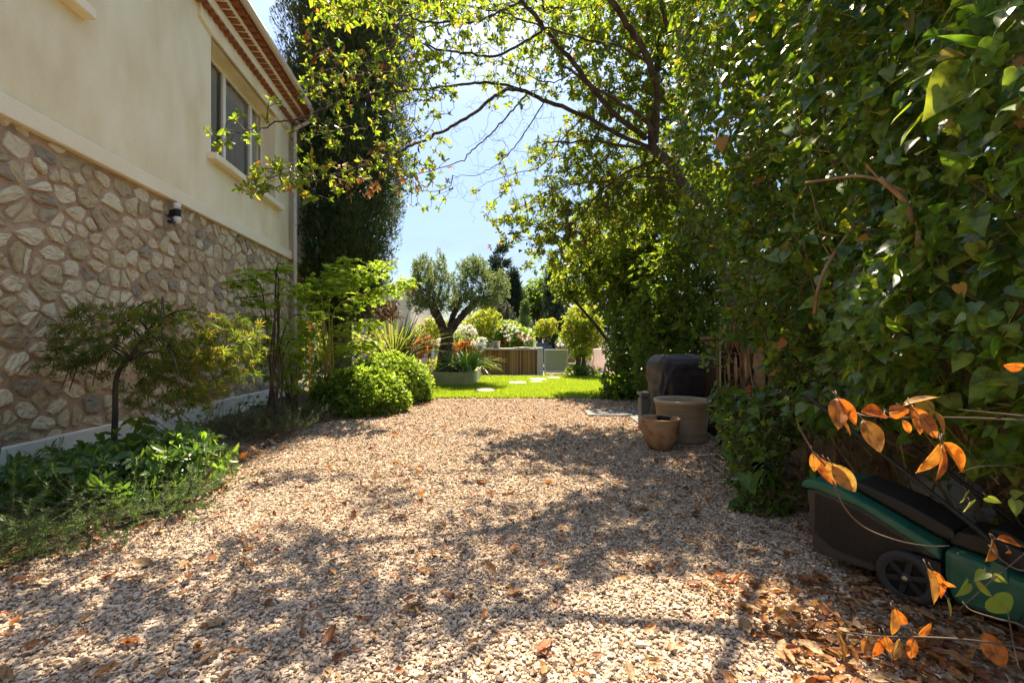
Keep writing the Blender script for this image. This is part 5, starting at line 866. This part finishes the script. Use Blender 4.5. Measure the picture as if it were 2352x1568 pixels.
def ivpatch(n, y0, y1, z0, z1, depth, size, keep=None):
    y = R.uniform(y0, y1, n); z = R.uniform(z0, z1, n); x = ivx(y, z) + np.abs(R.normal(0, depth, n)) - .06
    # leaves bunch in sprays; leave dark holes between them
    hole = np.sin(4.1 * y + 1.3 * z + 2) * np.sin(3.3 * z - 1.2 * y) + .5 * np.sin(8 * y - 5 * z); ok = (hole > -.52) | (R.random(n) < .16)
    if keep is not None: ok &= keep(y, z)
    LP.append(np.stack([x, y, z], 1)[ok]); LS.append(size * np.exp(R.normal(0, .28, ok.sum())))
ivpatch(4300, 2.6, 5.7, 1.45, 5.9, .16, .073); ivpatch(3000, 1.1, 2.9, 1.4, 4.2, .17, .075); ivpatch(2800, 1.2, 5.6, 1.6, 6.2, .4, .09)
ivpatch(900, 1.3, 3.2, 1.0, 1.55, .25, .07); ivpatch(650, 2.9, 4.6, 1.2, 1.5, .2, .062, lambda y, z: (y < 3.9) | (R.random(len(y)) < .5))
ivpatch(120, 1.6, 3.2, .3, 1.1, .15, .06); ivpatch(420, 1.3, 3.1, .85, 1.25, .28, .07)
def ivball(c, r, n, s): LP.append(ell(c, r, n, .3)); LS.append(s * np.exp(R.normal(0, .28, n)))
for c, r, n, s in [((2.3, 4.25, .62), (.36, .35, .34), 560, .068), ((2.12, 3.9, .38), (.22, .25, .3), 230, .065), ((2.5, 4.0, .85), (.4, .35, .25), 300, .068), ((2.05, 3.72, .10), (.24, .16, .1), 130, .06), ((2.45, 3.6, .25), (.2, .2, .2), 60, .055), ((2.6, 3.6, .9), (.3, .3, .3), 120, .06), ((2.2, 4.9, 1.25), (.2, .3, .22), 60, .055), ((2.05, 4.6, .95), (.07, .1, .12), 8, .07), ((2.0, 3.85, .5), (.26, .25, .42), 170, .08), ((2.25, 4.6, .72), (.25, .3, .28), 170, .07), ((2.3, 3.4, .95), (.25, .3, .25), 120, .075), ((2.15, 2.6, 1.15), (.2, .4, .14), 70, .075), ((2.45, 3.95, 1.22), (.2, .4, .22), 260, .068), ((2.3, 2.2, 1.0), (.25, .5, .2), 130, .075)]: ivball(c, r, n, s)
IP = np.concatenate(LP); IS = np.concatenate(LS); IS = IS * np.exp(R.normal(0, .18, len(IS)))
ok = ~((IP[:, 0] / IP[:, 1] > .475) & (IP[:, 0] / IP[:, 1] < .56) & (IP[:, 2] < 1.42) & (IP[:, 2] > 1.0) & (IP[:, 1] > 3.2)); IP, IS = IP[ok], IS[ok]; m_ = len(IP)
IP[:, 0] = np.minimum(IP[:, 0], 3.22 + np.where(IP[:, 2] > 1.5, .5, 0))
D_ = A(-.45, -.15, -.55) + R.normal(0, .5, (m_, 3)); N_ = A(-.75, -.2, .55) + R.normal(0, .42, (m_, 3)); half = R.random(m_) < .55; g = G()
nr_ = IP[:, 1] < 3.4
for T_, q in ((IVYF, half & nr_), (HEARTF, ~half & nr_), (IVY, half & ~nr_), (HEART, ~half & ~nr_)): g.leaves(T_, IP[q], D_[q], N_[q], IS[q], R.uniform(.8, 1.1, q.sum()), sm=True)
i = R.choice(m_, 60, replace=False); g.leaves(HEARTF, IP[i] + A(-.05, 0, 0), D_[i], N_[i], IS[i] * 1.1, 1.0, 1, True); g.obj('foliage', [M_ivy, leafmat('yellowed_ivy', [(.45, .30, .05), (.38, .14, .04), (.5, .4, .08)], [(.7, .5, .06), (.6, .25, .05), (.7, .6, .1)], tw=.4)], ivy)
g = G(); back = IP - nrm(D_) * (IS * R.uniform(.7, 1.6, m_))[:, None] + A(.03, 0, 0); g.segs(back, IP, np.full(m_, .0016), np.full(m_, .0012), 3); g.obj('leaf_stalk', mat('green_stalk', (.12, .13, .03), (.18, .14, .05)), ivy)
# deep shade layer of larger leaves added behind to block the sky
g = G(); n = 11000; y = R.uniform(.7, 6.2, n); z = R.uniform(1.35, 6.4, n); x = np.maximum(ivx(y, z) + .35, 2.5) + R.uniform(0, 1.2, n); g.leaves(HEART, np.stack([x, y, z], 1), R.normal(size=(n, 3)) + A(0, 0, -.6), A(-.8, -.2, .3) + R.normal(0, .5, (n, 3)), R.uniform(.10, .2, n)); g.obj('inner_foliage', M_ivy, ivy)
M_iv = mat('ivy_stem', (.16, .10, .06), [(.26, .17, .10), (.36, .25, .15)], scale=7, rough=.9, bump=.5, bscale=40); g = G(); sk = []
for k in range(46):
    y = R.uniform(1.1, 5.4); x = R.uniform(2.5, 3.2) if y < 3.3 else R.uniform(2.5, 3.2); P = [A(x, y, 0)]; zt_ = R.uniform(1.4, 3.4); ph = R.random() * 6
    for q in np.linspace(.12, 1, 8): P.append(A(max(ivx(np.array([y]), np.array([max(1.5, zt_ * q)]))[0] + .12, x - .5 * q) + .10 * math.sin(ph + 5 * q), y + .16 * math.sin(ph + 6 * q) + R.normal(0, .09), zt_ * q))
    P = cat_rom(P, 4); g.tube(P, np.linspace(R.uniform(.006, .016), .004, len(P)), 7); sk.append(P)
for pts, r in [([(1850, 420, 2.6), (1980, 405, 2.4), (2080, 440, 2.3)], .007), ([(2020, 410, 2.2), (2075, 460, 2.2), (2095, 510, 2.25)], .012), ([(2352, 130, 1.6), (2318, 180, 1.65), (2322, 240, 1.7), (2350, 290, 1.7)], .017), ([(2110, 530, 2.2), (2108, 600, 2.2), (2130, 640, 2.2), (2150, 650, 2.3)], .012), ([(1960, 520, 2.9), (1905, 600, 2.9), (1880, 660, 2.9), (1870, 720, 3.0)], .011), ([(2115, 740, 2.3), (2120, 830, 2.3), (2150, 920, 2.35), (2200, 990, 2.4), (2210, 1050, 2.5)], .012), ([(2130, 850, 2.3), (2160, 900, 2.3), (2195, 950, 2.3), (2222, 1010, 2.3)], .011), ([(1990, 380, 2.5), (2030, 420, 2.5), (2100, 470, 2.5)], .006)]:
    P = px_path(pts); g.tube(P, r, 8)
F0 = []; F1 = []
for k in range(1500):
    y = R.uniform(1.0, 3.6); z = R.uniform(.15, 1.45); x = R.uniform(2.55, 3.26); a = A(x, y, z); d = R.normal(0, 1, 3) * A(.4, 1, 1); d /= np.linalg.norm(d); b = a + d * R.uniform(.06, .25); c = b + (d + R.normal(0, .5, 3)) * .12
    F0 += [a, b]; F1 += [b, c]
F0 = np.array(F0); F1 = np.array(F1); F0[:, 0] = np.minimum(F0[:, 0], 3.27); F1[:, 0] = np.minimum(F1[:, 0], 3.27); g.segs(F0, F1, np.full(len(F0), .0022), np.full(len(F0), .0016), 3)
n = 900; i = R.integers(0, m_, n); g.segs(IP[i] + A(.25, 0, -.1) + R.normal(0, .08, (n, 3)), IP[i] + A(.02, 0, 0), np.full(n, .003), np.full(n, .002), 4); g.obj('stem', M_iv, ivy)
# withered twigs with orange leaves in front of the ivy
M_or = leafmat('withered_orange', [(.24, .055, .008), (.32, .09, .012), (.28, .11, .02), (.26, .15, .035)], [(.7, .16, .01), (.75, .24, .02), (.6, .28, .04), (.5, .32, .06)], tw=.35, rough=.42, mottle=45)
def _big(nx=9, ny=5):
    v = []; f = []
    for i in range(nx):
        x = i / (nx - 1); w = .27 * (math.sin(math.pi * x ** .85) ** .8 if 0 < x < 1 else 0)
        for k in range(ny): q = k / (ny - 1) * 2 - 1; v.append((x, w * q, .10 * w / .27 * abs(q) ** 1.4 - .10 * x * x + .012 * math.sin(9 * x + 2 * q)))
    for i in range(nx - 1):
        for k in range(ny - 1): a = i * ny + k; f += [(a, a + ny, a + 1), (a + 1, a + ny, a + ny + 1)]
    return tri(v, f)
BIG = _big()
def withered(label, Y, twig, lv, off, sc_, m, T=None, name='withered_branch', ww=1.0):
    T = T or BIG; t = thing(name, W(*twig[0][0], Y), label, 'branch'); g = G()
    for tw_ in twig: P = cat_rom([W(a, b, Y + .04 * math.sin(i * 2.1)) for i, (a, b) in enumerate(tw_)], 5); g.tube(P, np.linspace(.0034, .0016, len(P)), 6)
    f = G()
    for (a, b, c, d) in lv:
        y = Y + R.normal(0, .05); p0 = W(off[0] + sc_ * a, off[1] + sc_ * b, y); p1 = W(off[0] + sc_ * c, off[1] + sc_ * d, y - .02 + R.normal(0, .025)); D = p1 - p0
        Nv = A(-.2, -1, .3) + R.normal(0, .7, 3); ln = np.linalg.norm(D); f.leaves(T, [p0], [D], [Nv], ln, R.uniform(.65, 1.15) * ww, sm=True)
        dn = D / ln; sd = np.cross(Nv, dn); sd /= np.linalg.norm(sd); nn = np.cross(dn, sd); q = np.linspace(0, .95, 7)[:, None]
        f.tube(p0 + ln * (q * dn + (-.10 * q * q) * nn), np.linspace(.0016, .0006, 7), 4, 1); g.tube([p0 - D * .12 + A(0, .01, .01), p0], .0018, 5)
    g.obj('twig', M_twig, t); f.obj('foliage', [m, M_rib], t)
M_rib = mat('leaf_rib', (.30, .20, .06), (.42, .30, .10), rough=.6)
o2, s2 = (1603, 830.5), .3178
withered('withered twig hung with big orange leaves against the ivy stems', 1.35, [[(2352, 965), (2250, 960), (2150, 958), (2060, 958), (1990, 955)], [(2352, 955), (2280, 948), (2200, 940)], [(1925, 913), (1960, 945), (1990, 955)], [(2165, 1012), (2140, 970), (2120, 958)]],
         [(1010, 260, 1020, 480), (1010, 265, 1165, 460), (1190, 420, 1330, 650), (1020, 400, 1120, 530), (1350, 380, 1200, 350), (1480, 320, 1735, 235), (1545, 310, 1620, 520), (1550, 330, 1745, 560), (1700, 350, 1800, 520), (1380, 370, 1520, 350), (1480, 420, 1540, 520), (1765, 575, 1600, 815), (1770, 580, 1955, 805), (1765, 600, 1750, 870), (2352, 40, 2220, 30)], o2, s2, M_or)
withered('withered orange leaf cluster hanging in front of the mower lid', 1.6, [[(1867, 1037), (1900, 1075), (1915, 1110), (1940, 1165), (1985, 1210), (2060, 1240), (2130, 1253), (2180, 1253)], [(1867, 1037), (1840, 990), (1830, 960)]], [(830, 650, 850, 800), (850, 680, 1000, 900), (930, 720, 1090, 900), (970, 740, 1150, 945)], o2, s2, M_or)
withered('withered branch with orange leaves at the right edge beside the mower front', 1.45, [[(2430, 1290), (2352, 1310), (2300, 1285), (2270, 1250)], [(2430, 1290), (2352, 1255), (2310, 1240), (2278, 1237)]], [(2125, 1285, 2110, 1445), (2160, 1280, 2350, 1320), (2250, 1360, 2230, 1390)], o2, s2, M_or)
o3, s3 = (1868.6, 1121), .285
withered('low drooping twig of tan and orange leaves over the litter', 1.5, [[(2440, 1520), (2352, 1490), (2240, 1470), (2130, 1462), (2020, 1460), (1940, 1450), (1915, 1440)], [(2440, 1520), (2352, 1440), (2290, 1420), (2230, 1400), (2210, 1380)], [(2440, 1520), (2380, 1570), (2345, 1540), (2330, 1490), (2312, 1390)]],
         [(640, 980, 650, 1190), (660, 960, 720, 1120), (180, 1130, 270, 1390), (290, 1260, 370, 1410), (540, 1190, 490, 1370), (690, 1210, 650, 1390), (800, 1190, 780, 1380), (1370, 1150, 1540, 1460), (915, 640, 1000, 940), (960, 660, 1060, 900), (1050, 740, 1130, 810), (430, 1190, 400, 1330), (840, 1180, 960, 1090), (580, 1180, 620, 1330)], o3, s3, M_or)
withered('lime green ivy sprig dangling in front of the mower', 1.7, [[(2440, 1180), (2352, 1270), (2280, 1330), (2230, 1375), (2200, 1400)], [(2440, 1180), (2352, 1080), (2260, 1070), (2200, 1085)]], [(1450, 700, 1570, 770), (1320, 790, 1460, 860), (1440, 870, 1610, 1030), (1240, 760, 1160, 880), (1390, 680, 1290, 740), (1230, 30, 1190, 130), (1260, 110, 1220, 200), (1400, 70, 1520, 130), (1620, 100, 1640, 230), (1600, 60, 1690, 30), (1080, 900, 1120, 1050)], o3, s3, leafmat('lime_ivy', [(.12, .19, .03), (.17, .22, .04)], [(.45, .6, .05), (.55, .65, .08)], tw=.45), HEARTF, 'ivy_sprig', 1.0)
# ------------------------------------------------------------------ lawn mower
mw = thing('lawn_mower', (2.06, 3.01, 0), 'green and black electric lawn mower parked in dry leaves by the wall', 'lawn mower', rz=math.radians(-60))
M_gp = mat('mower_green', (.012, .085, .05), [(.016, .10, .058), (.05, .11, .07)], scale=14, rough=.42, spec=.45, bump=.05); M_bp = mat('mower_black', (.018, .017, .016), (.028, .026, .024), scale=5, rough=.5); M_gb = mat('mower_box', (.045, .038, .033), (.06, .05, .043), scale=5, rough=.6)
g = G(); g.prism([(0, .46), (.035, .10), (.07, .075), (.37, .088), (.40, .17), (.46, .245), (.56, .275), (.64, .27), (.62, .30), (.3, .435), (.06, .478)], -.212, .212); g.obj('grass_box', M_gb, mw, local=True, bevel=.02)
g = G(); zt_ = lambda x: np.interp(x, [.06, .3, .6], [.45, .41, .285]); zb_ = lambda x: np.interp(x, [.05, .16, .40, .46, .56, .6], [.20, .14, .13, .26, .284, .28])
for x in np.arange(.055, .57, .0125): g.box(x, x + .0045, -.2185, -.2105, zb_(x), max(zb_(x) + .005, zt_(x)))
for z in np.arange(.145, .45, .0125):
    xs = [x for x in np.arange(.055, .57, .0125) if zb_(x) < z < zt_(x)]
    if len(xs) > 1: g.box(xs[0], xs[-1], -.2178, -.2112, z, z + .0045)
g.obj('side_grille', M_bp, mw, local=True)
g = G(); g.prism([(-.025, .462), (-.028, .50), (.02, .53), (.18, .525), (.45, .425), (.645, .345), (.655, .27), (.60, .298), (.3, .432), (.06, .474)], -.225, .225); g.obj('box_lid', M_gp, mw, local=True, bevel=.018)
g = G(); g.prism([(.665, .345), (.665, .20), (.70, .085), (1.14, .085), (1.21, .15), (1.18, .23), (.95, .30), (.8, .335)], -.225, .225); g.obj('deck', M_gp, mw, local=True, bevel=.03)
g = G(); g.prism([(.60, .16), (.64, .11), (.69, .10), (.66, .2), (.655, .265), (.56, .27), (.45, .24), (.40, .16), (.375, .085), (.40, .07), (.42, .14), (.46, .19), (.52, .215), (.57, .20)], -.226, .226); g.obj('wheel_arch', M_bp, mw, local=True)
g = G(); g.prism([(.20, .532), (.24, .565), (.5, .50), (.68, .425), (.70, .36), (.62, .37), (.45, .435)], -.14, .14); g.obj('rear_flap', M_bp, mw, local=True, bevel=.015)
g = G(); g.prism([(.66, .352), (.70, .43), (.84, .44), (.99, .40), (1.10, .30), (1.08, .27), (.95, .31), (.8, .34)], -.15, .15); g.obj('motor_cover', M_bp, mw, local=True, bevel=.025)
g = G(); g.prism([(.80, .442), (.80, .47), (.86, .475), (1.12, .335), (1.10, .31), (1.0, .40)], -.10, .10); g.obj('air_scoop', M_bp, mw, local=True, bevel=.012)
g = G(); g.prism([(.83, .30), (.84, .36), (.89, .345), (.9, .28)], -.232, -.2); g.obj('handle_bracket', M_gp, mw, local=True, bevel=.008); g = G(); g.prism([(.83, .30), (.84, .36), (.89, .345), (.9, .28)], .2, .232); g.obj('handle_bracket', M_gp, mw, local=True, bevel=.008)
for sy in (-.20, .20):
    g = G(); g.tube(cat_rom([(.86, sy, .30), (.86, sy, .36), (.82, sy, .45), (.6, sy, .62), (.3, sy, .84), (.0, sy * 1.1, 1.06)], 6), .012, 10); g.obj('handle', M_bp, mw, local=True)
def wheel(x, r, y):
    s_ = 1 if y > 0 else -1; g = G(); th = np.linspace(0, 2 * np.pi, 41)[:-1]; V = []; prof = [(r * .66, .0), (r * .8, .012), (r * .97, .008), (r, 0), (r, -.035), (r * .9, -.045), (.01, -.045)]
    for rr, yy in prof: V += [(x + rr * math.cos(a), y + s_ * yy, r + rr * math.sin(a)) for a in th]
    g.add(V, [(i * 40 + j, i * 40 + (j + 1) % 40, (i + 1) * 40 + (j + 1) % 40, (i + 1) * 40 + j) for i in range(6) for j in range(40)], 0, True); w = g.obj('wheel', mat('mower_tyre', (.03, .03, .03), (.045, .043, .04), rough=.85), mw, local=True); g = G()
    for k in range(6): a = k * 1.047 + .3; g.obox((x + r * .38 * math.cos(a), y - s_ * .006, r + r * .38 * math.sin(a)), (math.cos(a), 0, math.sin(a)), (0, 1, 0), (-math.sin(a), 0, math.cos(a)), r * .29, .008, .013)
    V = []
    for rr, yy in [(.001, .012), (r * .2, .012), (r * .22, -.01)]: V += [(x + rr * math.cos(a), y + s_ * yy, r + rr * math.sin(a)) for a in th]
    g.add(V, [(i * 40 + j, i * 40 + (j + 1) % 40, (i + 1) * 40 + (j + 1) % 40, (i + 1) * 40 + j) for i in range(2) for j in range(40)], 0, True); g.obj('rim', M_bp, w, local=True); w.children
    g = G(); V = []
    for rr, yy in [(.001, .019), (.012, .019), (.013, .012)]: V += [(x + rr * math.cos(a), y + s_ * yy, r + rr * math.sin(a)) for a in th]
    g.add(V, [(i * 40 + j, i * 40 + (j + 1) % 40, (i + 1) * 40 + (j + 1) % 40, (i + 1) * 40 + j) for i in range(2) for j in range(40)], 0, True); g.obj('hub_cap', mat('hub_steel', (.45, .38, .25), rough=.4, metal=.6), w, local=True)
for x, r in ((.52, .135), (1.03, .10)):
    for y in (-.245, .245): wheel(x, r, y)
# ------------------------------------------------------------------ covered barbecue
bq = thing('covered_barbecue', (2.74, 7.35, 0), 'barbecue under a dark fabric cover between hedge and pots', 'barbecue'); M_cov = mat('cover_cloth', (.03, .025, .027), [(.046, .039, .042), (.062, .054, .057)], scale=7, rough=.55, spec=.4, bump=.12, bscale=9); g = G()
k = 120; zs = np.concatenate([np.linspace(.03, .8, 22), np.linspace(.84, 1.19, 16)]); V = []; a_ = math.radians(10)
for z in zs:
    t_ = np.arange(k) * 2 * np.pi / k; sx = .9 * np.where(np.cos(t_) < 0, np.interp(z, [0, .7, .95, 1.06, 1.15, 1.19], [.52, .54, .57, .565, .50, .44]), np.interp(z, [0, .6, .88, .95, 1.19], [.48, .53, .58, .56, .26])); sy = np.interp(z, [0, .7, .88, 1.05, 1.15, 1.19], [.27, .30, .33, .31, .26, .2]); ex = np.interp(z, [0, .8, 1.19], [.24, .26, .30])
    fo = .028 * np.sin(5 * t_ + 3.2 * z + 1) * np.interp(z, [0, .6, 1.0, 1.19], [1, .9, .45, .15]) + .018 * np.sin(11 * t_ - 6 * z) * np.interp(z, [0, .9, 1.19], [1, .7, .2]) + .02 * np.sin(17 * z + 3 * t_) * np.interp(z, [.5, .8, .95, 1.1], [0, 1, .7, 0]) + .012 * np.sin(31 * z - 4 * t_) * np.interp(z, [.6, .85, 1.0], [0, 1, 0])
    cr = lambda q: 1 - 2 * np.abs(np.sin(q)) ** .7
    fo = fo + .030 * cr(2.5 * t_ + 5.5 * z + .6) * np.interp(z, [0, .5, .95, 1.12], [.8, 1, .8, .1]) + .022 * cr(4.5 * t_ - 8 * z) * np.interp(z, [.4, .75, 1.0, 1.15], [.2, 1, .9, .2])
    cx_, sx_ = np.cos(t_), np.sin(t_); x = np.sign(cx_) * np.abs(cx_) ** ex * sx * (1 + fo) + 0; y = np.sign(sx_) * np.abs(sx_) ** ex * sy * (1 + fo * 1.4); z2 = z + .03 * np.sin(2 * t_ + .5) * np.interp(z, [.9, 1.05, 1.19], [0, 1, 0.3]) - (.025 * np.sin(3 * t_) if z < .1 else 0)
    V += list(np.stack([2.74 + x * math.cos(a_) - y * math.sin(a_), 7.35 + x * math.sin(a_) + y * math.cos(a_), z2], 1))
q = [(i * k + j, i * k + (j + 1) % k, (i + 1) * k + (j + 1) % k, (i + 1) * k + j) for i in range(len(zs) - 1) for j in range(k)]; g.add(V, q, 0, True); g.f.append((np.array([[(len(zs) - 1) * k + j for j in range(k)]]), 0, True)); g.obj('cover', M_cov, bq)
for dx, dy in ((-.36, -.16), (.36, -.16), (-.36, .16), (.36, .16)): g = G(); g.tube([(2.74 + dx, 7.35 + dy, 0), (2.74 + dx, 7.35 + dy, .5)], .02, 8); g.obj('leg', M_blk, bq)
gb = thing('plastic_bin', (2.05, 7.12, 0), 'narrow grey plastic bin with lid left of the covered barbecue', 'bin'); g = G(); g.box(2.05, 2.19, 7.22, 7.42, 0.0, .50); g.obj('body', mat('grey_plastic', (.10, .105, .105), (.13, .135, .135), rough=.5), gb, bevel=.02); g = G(); g.box(2.04, 2.20, 7.2, 7.44, .54, .59); g.box(2.07, 2.17, 7.24, 7.4, .502, .538); g.obj('lid', mat('bin_lid', (.12, .125, .12), rough=.5), gb, bevel=.012)
# ------------------------------------------------------------------ pots
M_p1 = mat('pot_stoneware', (.34, .265, .165), [(.42, .33, .215), (.47, .38, .255)], scale=3, rough=.75, bump=.6, bscale=14, stretch=(.6, .6, 12)); M_p2 = mat('pot_clay', (.13, .065, .03), [(.38, .20, .095), (.45, .27, .14), (.36, .22, .12)], scale=5.5, rough=.7, bump=.15)
bp = (2.40, 6.42, 0); g = G(); g.lathe([(0, 0), (.285, 0), (.305, .03), (.34, .3), (.368, .53), (.385, .54), (.388, .585), (.375, .592), (.345, .585), (.335, .52), (.31, .3), (.28, .12), (0, .12)], bp, 56); b_ = g.obj('large_pot', [M_p1], None); tag(b_, 'large ribbed beige garden pot in front of the covered barbecue', 'pot')
st = thing('clay_pot', (1.93, 5.93, 0), 'smaller round bellied brown clay pot in front of the large beige pot', 'pot'); g = G(); g.lathe([(0, 0), (.125, 0), (.145, .02), (.205, .14), (.238, .28), (.247, .385), (.252, .405), (.24, .412), (.222, .405), (.215, .28), (.15, .08), (0, .07)], (1.93, 5.93, 0), 48); g.obj('body', M_p2, st); g = G(); g.lathe([(0, .32), (.213, .31)], (1.93, 5.93, 0), 32); g.obj('soil', M_soil, st)
g = G(); g.lathe([(0, .30), (.075, .30), (.088, .40), (.094, .405), (.082, .40), (.07, .315), (0, .31)], (1.95, 5.86, .03), 28); tag(g.obj('nursery_pot', M_blk), 'small black plastic pot standing inside the brown clay pot', 'pot')
# ------------------------------------------------------------------ cabinet, bench and tools at the end of the wall
cb = thing('louvred_cabinet', (3.4, 6.75, 0), 'brown wooden cabinet with louvred doors beyond the wall end', 'cabinet'); M_cb = mat('cabinet_wood', (.11, .05, .03), [(.17, .085, .05), (.21, .11, .065)], scale=5, rough=.6, stretch=(4, 4, 1)); x0, x1, yc, zc = 2.98, 3.78, 6.6, 1.43
g = G(); g.box(x0, x1, yc + .05, yc + .45, .02, zc); g.obj('body', mat('cabinet_inside', (.04, .02, .012), rough=.9), cb); g = G(); g.box(x0 - .05, x1 + .05, yc - .02, yc + .5, zc + .002, zc + .04); g.obj('top_board', M_cb, cb, bevel=.005)
for a, b in ((x0, 3.375), (3.385, x1)):
    g = G(); g.box(a, a + .06, yc, yc + .045, .05, zc - .01); g.box(b - .06, b, yc, yc + .045, .05, zc - .01); g.box(a + .062, b - .062, yc + .002, yc + .044, zc - .08, zc - .01); g.box(a + .062, b - .062, yc + .002, yc + .044, .05, .14); d_ = g.obj('door', M_cb, cb, bevel=.004); g = G()
    for z in np.arange(.17, zc - .1, .055): g.obox(((a + b) / 2, yc + .022, z), (1, 0, 0), (0, .75, -.66), (0, .66, .75), (b - a) / 2 - .063, .024, .005)
    g.obj('louvre', M_cb, d_)
M_hw = mat('tool_handle_wood', (.34, .23, .13), (.45, .33, .2), scale=8, rough=.7); M_st = mat('tool_steel', (.35, .36, .36), rough=.35, metal=.8)
for i, (px, ln) in enumerate([(1674, .34), (1690, .40), (1712, .30)]):
    x = W(px, 0, 6.56)[0]; t = thing('hand_tool', (x, 6.57, 1.1), ['wooden handled garden tool hooked on the cabinet door, left of three', 'thicker wooden handled garden tool hooked in the middle of the door', 'short wooden handled garden tool hooked on the right of the door'][i], 'garden tool', 'tools hooked on the cabinet'); g = G(); g.tube([(x, 6.57, 1.17), (x, 6.57, 1.17 - ln * .5), (x + .01, 6.57, 1.17 - ln)], [.012 + .006 * (i == 1), .018 + .006 * (i == 1), .013], 10); g.obj('handle', M_hw, t); g = G(); g.tube(cat_rom([(x, 6.57, 1.165), (x, 6.56, 1.22), (x, 6.585, 1.24)], 4), .005, 6); g.obj('hook', M_st, t)
g = G(); g.tube([W(1654, 915, 6.1) * A(1, 1, 0), W(1654, 780, 6.1)], .008, 8); tag(g.obj('plant_stake', mat('pale_green_stake', (.34, .42, .28), rough=.5)), 'thin pale green plant stake standing left of the cabinet', 'stake')
for lb, a, b, r, m in [('black shafted garden tool leaning across the cabinet', (2.72, 6.0, 0), tuple(W(1762, 775, 6.3)), .016, M_blk), ('upright black pole beside the cabinet', (3.22, 5.75, 0), (3.22, 5.78, 1.42), .018, M_blk)]:
    g = G(); g.tube(cat_rom([a, tuple((np.array(a) + b) / 2 + A(0, -.01, 0)), b], 4), r, 8); g.tube([np.array(b) - (np.array(b) - a) * .06, np.array(b)], r * 1.5, 8); tag(g.obj('tool_pole', m), lb, 'pole')
bn = thing('work_bench', (2.95, 5.6, 0), 'low dark bench against the wall behind hanging ivy', 'bench'); g = G(); g.box(2.72, 3.2, 5.2, 5.9, .74, .78); g.obj('top', M_slat, bn, bevel=.004)
for x in (2.76, 3.14):
    for y in (5.25, 5.85): g = G(); g.box(x - .02, x + .02, y - .02, y + .02, 0, .738); g.obj('leg', M_slat, bn)
g = G(); g.prism([(2.83, .782), (2.83, .84), (2.86, .86), (3.0, .86), (3.03, .84), (3.03, .782)], 5.4, 5.55); tag(g.obj('red_toolbox', M_rc, bevel=.008), 'small red box lying on the dark bench', 'box')
rk = thing('wire_rack', (2.5, 4.95, 0), 'metal rack of parallel rods lying on leaves below the ivy', 'rack'); g = G()
for k in range(8): g.tube([W(1606 + 19 * k, 1050, 5.5) * A(1, 1, 0) + A(0, 0, .05 + .004 * k), W(1684 + 19 * k, 1117, 4.4) * A(1, 1, 0) + A(0, 0, .05 + .01 * k)], .0075, 8)
g.obj('rod', mat('rod_steel', (.28, .26, .24), (.4, .37, .33), rough=.4, metal=.7), rk)
for y in (5.42, 4.48): g = G(); g.tube([(2.05 + .02 * (y < 5), y, .04), (2.98, y, .075)], .008, 8); g.obj('cross_bar', M_st, rk)
g = G(); g.tube(cat_rom([W(1682, 1118, 4.35), W(1668, 1095, 4.3), W(1663, 1068, 4.3), W(1690, 1064, 4.35), W(1757, 1076, 4.5), W(1735, 1100, 4.5), W(1700, 1105, 4.45), W(1684, 1118, 4.4)], 6), .006, 7); tag(g.obj('bent_wire', M_st), 'loop of bent flat wire standing on the rod rack', 'wire')
for lb, a, b, r, m in [('bluish metal pole leaning among the ivy, left of three', (2.72, 4.55, .0), (3.0, 4.75, 1.0), .014, mat('blue_steel', (.20, .24, .30), rough=.35, metal=.5)), ('wide wooden board leaning among the ivy, between two poles', (2.82, 4.45, .0), (3.12, 4.62, .9), .03, M_hw), ('brown pole leaning among the ivy, right of the board', (2.95, 4.4, .0), (3.2, 4.55, .9), .016, M_hw)]:
    g = G(); g.tube([a, tuple((np.array(a) + b) / 2 + A(.004, 0, 0)), b], [r, r * 1.05, r], 9); tag(g.obj('leaning_pole', m), lb, 'pole', 'poles leaning on the wall')
sk_ = thing('white_sack', (3.0, 3.05, 0), 'crumpled pale plastic sack behind the mower', 'sack'); g = G(); k = 40; V = []; zs = np.linspace(0, .52, 14)
for z in zs:
    t_ = np.arange(k) * 2 * np.pi / k; r = np.interp(z, [0, .06, .3, .45, .52], [.16, .21, .2, .13, .03]) * (1 + .08 * np.sin(3 * t_ + 9 * z) + .05 * np.sin(7 * t_ - 14 * z)); V += list(np.stack([3.0 + r * np.cos(t_), 3.15 + 1.3 * r * np.sin(t_), np.full(k, z)], 1))
g.add(V, [(i * k + j, i * k + (j + 1) % k, (i + 1) * k + (j + 1) % k, (i + 1) * k + j) for i in range(13) for j in range(k)], 0, True); g.obj('bag', mat('sack_plastic', (.42, .44, .46), (.52, .53, .54), scale=5, rough=.45), sk_)
